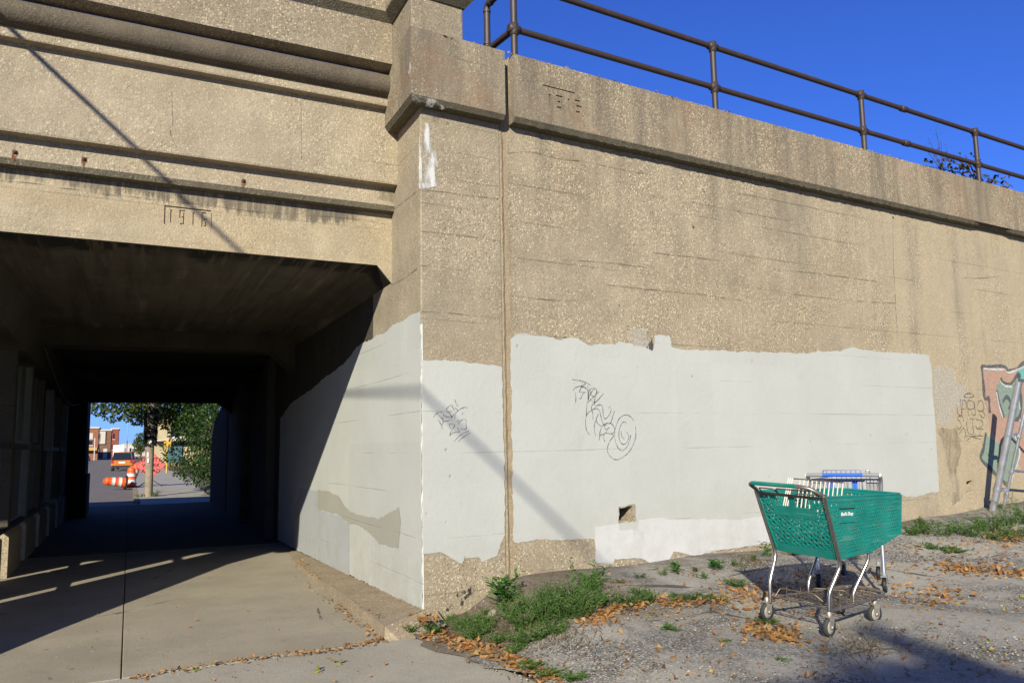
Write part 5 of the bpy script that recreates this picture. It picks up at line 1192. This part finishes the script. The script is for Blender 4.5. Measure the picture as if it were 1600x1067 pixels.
m = MB(); m.tube([(3.4, 36, 0), (3.3, 36, 2), (2.6, 35, 4.2), (1.0, 34, 4.3), (-.3, 32, 3.7)], [.18, .15, .1, .06, .03], 8); m.build('trunk', M['bark'], tr2)
# utility pole with vines, notices
up_ = empty('utility_pole', (.64, 32.2, 0), 'weathered wooden utility pole with dead vines beyond the underpass', 'pole')
m = MB(); m.tube([(.64, 32.2, -.05), (.64, 32.2, 8)], [.135, .11], 14); m.build('shaft', M['polewood'], up_)
rnd = random.Random(4); m = MB()
for _ in range(900):
    a = rnd.uniform(0, 6.28); z = rnd.uniform(1.75, 3.1) ; c = Vector((.64 + math.cos(a) * .15, 32.2 + math.sin(a) * .15, z)); leaf(m, c, Vector((math.cos(a), math.sin(a), rnd.uniform(-1, .5))), rv(rnd), .10, .07)
m.build('vine', M['ivy'], up_)
m = MB(); m.box((.54, 32.05, 1.35), (.60, 32.058, 1.52)); m.box((.555, 32.04, 1.16), (.62, 32.048, 1.32)); m.box((.60, 32.02, 1.80), (.68, 32.03, 1.98)); m.build('notice', M['white'], up_)
weed('fine', Vector((.85, 32.0, 0)), .25, .25, 22, 301, M['weed'], .07, 'weed', 'patch of weeds at the foot of the vine-covered pole', group=None)
weed('fine', Vector((.35, 32.1, 0)), .12, .2, 10, 302, M['drygrass'], .06, 'weed', 'dry weeds in the kerb left of the vine-covered pole', group=None)
# construction sign
pk = plain('fluorescent_pink_vinyl', (.90, .16, .14), .5, 0, .3, .06)
sg_ = empty('road_work_sign', (1.0, 42, 0), 'pink diamond utility work sign on a stand behind the pole', 'sign')
cz = .95; cxs = .90; hd = .65
m = MB(); m.prism([Vector((cxs, 42, cz - hd)), Vector((cxs + hd, 42, cz)), Vector((cxs, 42, cz + hd)), Vector((cxs - hd, 42, cz))], [Vector((cxs, 42.02, cz - hd)), Vector((cxs + hd, 42.02, cz)), Vector((cxs, 42.02, cz + hd)), Vector((cxs - hd, 42.02, cz))]); bd = m.build('board', pk, sg_); fixn(bd)
for body, z in (('UTILITY', cz + .17), ('WORK', cz - .08), ('AHEAD', cz - .33)):
    cu = bpy.data.curves.new('legend', 'FONT'); cu.body = body; cu.size = .24; cu.align_x = 'CENTER'; cu.extrude = .002; cu.offset = .004
    tmp = bpy.data.objects.new('legend', cu); col.objects.link(tmp); me = bpy.data.meshes.new_from_object(tmp.evaluated_get(bpy.context.evaluated_depsgraph_get())); bpy.data.objects.remove(tmp)
    me.materials.clear(); me.materials.append(M['black']); lo = bpy.data.objects.new('lettering', me); col.objects.link(lo); lo.parent = bd
    lo.location = (cxs - sg_.location.x * 0, 41.994, z); lo.rotation_euler = (math.pi / 2, 0, 0)
m = MB(); hh = hd - .04
for a, b2 in (((0, -hh), (hh, 0)), ((hh, 0), (0, hh)), ((0, hh), (-hh, 0)), ((-hh, 0), (0, -hh))): m.bar((cxs + a[0], 41.995, cz + a[1]), (cxs + b2[0], 41.995, cz + b2[1]), .015, .004, (0, 1, 0))
m.build('border', M['black'], bd, 'local')
m = MB(); m.tube([(cxs, 42.05, .05), (cxs, 42.05, cz + hd)], .02, 6)
for a, b2 in ((-.5, -.3), (.5, -.3), (-.5, .5), (.5, .5)): m.tube([(cxs, 42.05, .35), (cxs + a, 42.05 + b2, .0)], .015, 6)
m.build('stand', M['black'], sg_)
# traffic barrels
og = plain('orange_plastic', (.85, .12, .02), .45, 0, .4, .08); wh = plain('reflective_white_band', (.75, .74, .70), .4, 0, .5, .05)
def barrel(loc, rot, label):
    e = empty('traffic_barrel', loc, label, 'traffic barrel', None); e.rotation_euler = rot; e.scale = (.78, .78, .84)
    hs_ = [0, .2, .36, .52, .68, .84, .95]; rad = lambda h: .29 - .09 * h
    def seg(h0, h1): return [(rad(h0) + .006, h0), (rad(h0), h0 + .02), (rad(h1), h1 - .02), (rad(h1) + .006, h1)]
    m = MB()
    for a, b2 in ((0, .2), (.36, .52), (.68, .84)): m.lathe(seg(a, b2), (0, 0, 0), (0, 0, 1), 18)
    m.lathe([(.215, .84), (.20, .93), (.17, .97), (0, .98)], (0, 0, 0), (0, 0, 1), 18); m.box((-.10, -.02, .97), (.10, .02, 1.06)); b_o = m.build('shell', og, e, 'local')
    for a, b2 in ((.2, .36), (.52, .68)): q = MB(); q.lathe(seg(a, b2), (0, 0, 0), (0, 0, 1), 18); q.build('stripe', wh, e, 'local')
    q = MB(); q.lathe([(.40, -.06), (.40, .0), (.31, .03), (.29, .03)], (0, 0, 0), (0, 0, 1), 8, False); q.build('base', M['black'], e, 'local'); return e
barrel((-.14, 40.8, .25), (R(4), R(-83), R(8)), 'orange and white traffic barrel lying on its side in the road')
barrel((.10, 41.6, .05), (0, 0, 0), 'orange and white traffic barrel standing upright in the gutter')
barrel((.06, 43.0, .25), (R(3), R(22), 0), 'orange and white traffic barrel leaning behind the upright one')
# cars
glass = plain('dark_car_glass', (.02, .025, .03), .12, 0, .6, .1)
def car(loc, rz, body, label, tall=1.7, group=None, name='parked_car'):
    e = empty(name, loc, label, 'car', group, rz)             # local: +y forward
    bmat = body; L2, W2 = 2.25, .92
    m = MB(); pr = [(-L2, .38), (-L2 + .02, .95), (-L2 + .1, 1.02), (L2 - 1.2, 1.05), (L2 - .1, .85), (L2, .6), (L2 - .02, .38)]
    m.prism([Vector((-W2, y, z)) for y, z in pr], [Vector((W2, y, z)) for y, z in pr]); o = m.build('body', bmat, e, 'local'); fixn(o); bevel(o, .08, 3, 20)
    m = MB(); g = [(-L2 + .1, 1.0), (-L2 + .42, tall - .05), (.3, tall - .05), (1.0, 1.0)]
    m.prism([Vector((-W2 + .06, y, z)) if z < 1.1 else Vector((-W2 + .2, y, z)) for y, z in g], [Vector((W2 - .06, y, z)) if z < 1.1 else Vector((W2 - .2, y, z)) for y, z in g]); o = m.build('window', glass, e, 'local'); fixn(o)
    m = MB(); m.box((-W2 + .18, -L2 + .38, tall - .06), (W2 - .18, .35, tall)); o = m.build('roof', bmat, e, 'local'); bevel(o, .03)
    for sx in (-1, 1):
        for y_ in (-1.4, 1.4):
            q = MB(); q.lathe([(0, -.11), (.2, -.11), (.34, -.1), (.35, 0), (.34, .1), (.2, .11), (0, .11)], (sx * (W2 - .1), y_, .35), (1, 0, 0), 16); q.build('wheel', M['rubber'], e, 'local')
        q = MB(); q.box((sx * (W2 - .12) - .1, -L2 - .01, .72), (sx * (W2 - .12) + .08, -L2 + .05, 1.0)); q.build('tail_light', plain('red_lens', (.5, .02, .01), .3), e, 'local')
        q = MB(); q.box((sx * (W2 + .07) - .08, .55, 1.05), (sx * (W2 + .07) + .08, .65, 1.2)); q.build('mirror', M['black'], e, 'local')
    q = MB(); q.box((-.28, -L2 - .012, .72), (.28, -L2 + .01, .86)); q.build('number_plate', M['white'], e, 'local')
    q = MB(); q.box((-W2 + .03, -L2 - .03, .32), (W2 - .03, -L2 + .1, .52)); q.build('bumper', M['black'], e, 'local')
    return e
car((-.60, 90, -.06), R(-1), plain('orange_car_paint', (.75, .25, .03), .3, .3, .5, .08), 'orange car seen from behind parked by the kerb beyond the barrels', 1.75)
car((-.30, 101, -.06), R(-1), plain('dark_blue_car_paint', (.02, .04, .10), .3, .3, .5, .08), 'dark blue car parked ahead of the orange car', 1.8)
for i, (x_, y_, c_, lb_) in enumerate([(-9.0, 190, (.03, .035, .05), 'black car parked at the left kerb far down the street'), (-10.2, 245, (.03, .06, .16), 'dark blue car parked under the brick buildings'), (-10.6, 310, (.35, .36, .38), 'silver car farthest along the left kerb')]):
    car((x_, y_, -.06), R(180), plain('car_paint', c_, .3, .3), lb_, 1.5)
# white box truck
tk = empty('box_truck', (-2.2, 205, -.06), 'white box truck far ahead of the parked cars', 'truck')
m = MB(); m.box((-3.35, 205, .9), (-1.05, 211, 3.6)); o = m.build('cargo_box', plain('white_truck_paint', (.78, .78, .76), .5), tk); bevel(o, .05)
m = MB(); m.box((-3.2, 211.05, .5), (-1.2, 213.2, 2.4)); o = m.build('cab', M['white'], tk); bevel(o, .2, 3)
for sx in (-3.1, -1.3):
    for y_ in (206.5, 212): q = MB(); q.lathe([(0, -.12), (.4, -.12), (.45, 0), (.4, .12), (0, .12)], (sx, y_, .4), (1, 0, 0), 14); q.build('wheel', M['rubber'], tk)
# buildings
brick = plain('red_brick', (.33, .13, .075), .9, 0, .2, .15, 1.5); brick2 = plain('brown_brick', (.22, .12, .08), .9, 0, .2, .15, 1.5); cream = plain('cream_brick', (.52, .43, .26), .9, 0, .2, .12, 1.5); pale = plain('pale_stone', (.6, .56, .5), .8); redp = plain('dark_red_brick', (.30, .07, .04), .9)
def building(label, x0, x1, y0, y1, h, mat, wins, trim=pale, extra=None, name='brick_building'):
    e = empty(name, ((x0 + x1) / 2, y0, 0), label, 'building', None)
    m = MB(); m.box((x0, y0, -.1), (x1, y1, h)); m.build('wall', mat, e)
    m = MB(); m.box((x0 - .25, y0 - .3, h), (x1 + .3, y1, h + .5)); m.build('cornice', trim, e)
    for (a, b2, c, d, mt) in wins:
        m = MB(); m.box((x0 + a, y0 - .06, c), (x0 + b2, y0 - .01, d)); o = m.build('window', mt, e)
        m = MB(); m.box((x0 + a - .15, y0 - .12, c - .3), (x0 + b2 + .15, y0 - .0, c - .02)); m.build('sill', trim, o)
    for k in range(4):
        for z in (1.6, 4.8, 8):
            if z + 1.5 < h: m = MB(); yy = y0 + (y1 - y0) * (k + .4) / 4.2; m.box((x1 + .01, yy, z), (x1 + .06, yy + 1.6, z + 1.7)); m.build('window', glass, e)
    if extra: extra(e, m)
    return e
wn_ = [(1.5 + 3.2 * k, 3.3 + 3.2 * k, 6.6, 8.2, pale) for k in range(3)] + [(1.2, 11.5, 4.6, 6.6, glass)]
def awn(e, m): q = MB(); q.box((-26, 288.2, 2.9), (-9.2, 289.9, 3.8)); q.build('awning', plain('ochre_awning', (.62, .36, .08), .8), e); q = MB(); q.box((-24, 289.7, .2), (-12, 289.85, 2.9)); q.build('shop_front', glass, e)
building('red brick building with row of pale windows and ochre awning on the left', -26, -9.0, 290, 305, 9.6, brick, [(w0 + 7.6 - 3.8 + 2, w1 + 7.6 - 3.8 + 2, c, d, mt) for w0, w1, c, d, mt in wn_[:3]] + [(6, 15.5, 4.6, 5.9, glass)], extra=awn)
def bill(e, m): q = MB(); q.box((-10.6, 318.5, 5.2), (-7.7, 318.8, 9.4)); o = q.build('billboard', pale, e); q = MB(); q.box((-10.2, 318.3, 6.2), (-9.3, 318.45, 8.8)); q.build('poster_panel', plain('yellow_print', (.7, .5, .2), .8), o)
building('grey-brown building carrying a pale billboard', -10.8, -6.0, 319, 340, 9.6, brick2, [(.6, 1.6, .5, 3.6, glass), (2.6, 3.8, .5, 3.6, pale)], extra=bill)
building('tall dark red brick building beyond the billboard', -6.9 + .2, -4.7 + .5, 360, 380, 11.2, redp, [(.6, 1.2, 7.5, 9.5, glass), (.6, 1.2, 3.5, 5.5, glass)])
building('low white building at the far end of the street', -4.2, 4.5, 520, 540, 7.0, pale, [(1, 2, 3, 5, glass), (4, 5, 3, 5, glass)])
building('low grey warehouse across the far end of the street', 1.0, 14, 420, 440, 3.9, brick2, [(1 + 1.6 * k, 2.2 + 1.6 * k, 1.0, 2.8, pale) for k in range(7)])
def shop(e, m):
    q = MB(); q.box((2.7, 118.6, 3.1), (12.2, 119.9, 3.35)); q.build('string_course', pale, e)
    q = MB(); q.box((4.4, 119.88, .3), (6.3, 119.97, 2.6)); q.build('shop_window', plain('teal_shop_glass', (.08, .16, .17), .3), e)
    q = MB(); q.lathe([(0, 0), (.62, 0), (.62, .12)], (5.4, 119.86, 4.95), (0, -1, 0), 20); q.build('arched_window_head', glass, e)
building('cream brick corner building with an arched window behind the bush', 2.9, 12, 120, 135, 6.1, cream, [(1.9, 3.1, 3.7, 4.95, glass), (4.4, 5.6, 3.7, 4.95, glass)], extra=shop)
for lab, y0, h_, mt_ in (('low cream brick shop on the left side of the street just past the bridge', 48, 5.2, cream), ('two storey brown brick house on the left side of the street', 84, 6.8, brick2), ('two storey red brick block on the left side of the street', 128, 7.0, brick), ('long low brick garage on the left side of the street', 180, 5.0, brick2)):
    building(lab, -34, -16.5, y0, y0 + 28, h_, mt_, [(2 + 4 * k, 3.6 + 4 * k, 1.2, 3.0, glass) for k in range(4)])
# street lamp and pedestrian post far off
m = MB(); m.tube([(-8.9, 262, 0), (-8.9, 262, 6.2)], .15, 8); tag(m.build('street_post', pale), 'pale street post in front of the billboard building', 'post')
m = MB(); m.tube([(-.95, 330, 0), (-.95, 330, 17)], .12, 6); tag(m.build('radio_mast', M['galv']), 'thin tall mast rising over the far end of the street', 'mast')
m = MB(); m.tube([(2.6, 70, 0), (2.6, 70, 2.4)], .06, 8); m.box((2.35, 69.9, 2.0), (2.85, 69.98, 2.5)); tag(m.build('crossing_sign', plain('yellow_sign_sheet', (.75, .42, .04), .5)), 'small yellow sign on a post by the cream building', 'sign')
rnd = random.Random(31)
ft = empty('street_tree', (1.6, 150, 0), 'small yellow-green tree beside the far pavement', 'tree')
crown_mesh(rnd, [(1.5, 150, 3.2, 1.1), (1.7, 150, 4.2, .9), (1.4, 150, 2.2, .8)], 900, .3).build('crown', M['crown'], ft)
m = MB(); m.tube([(1.6, 150, 0), (1.6, 150, 3)], .12, 6); m.build('trunk', M['bark'], ft)
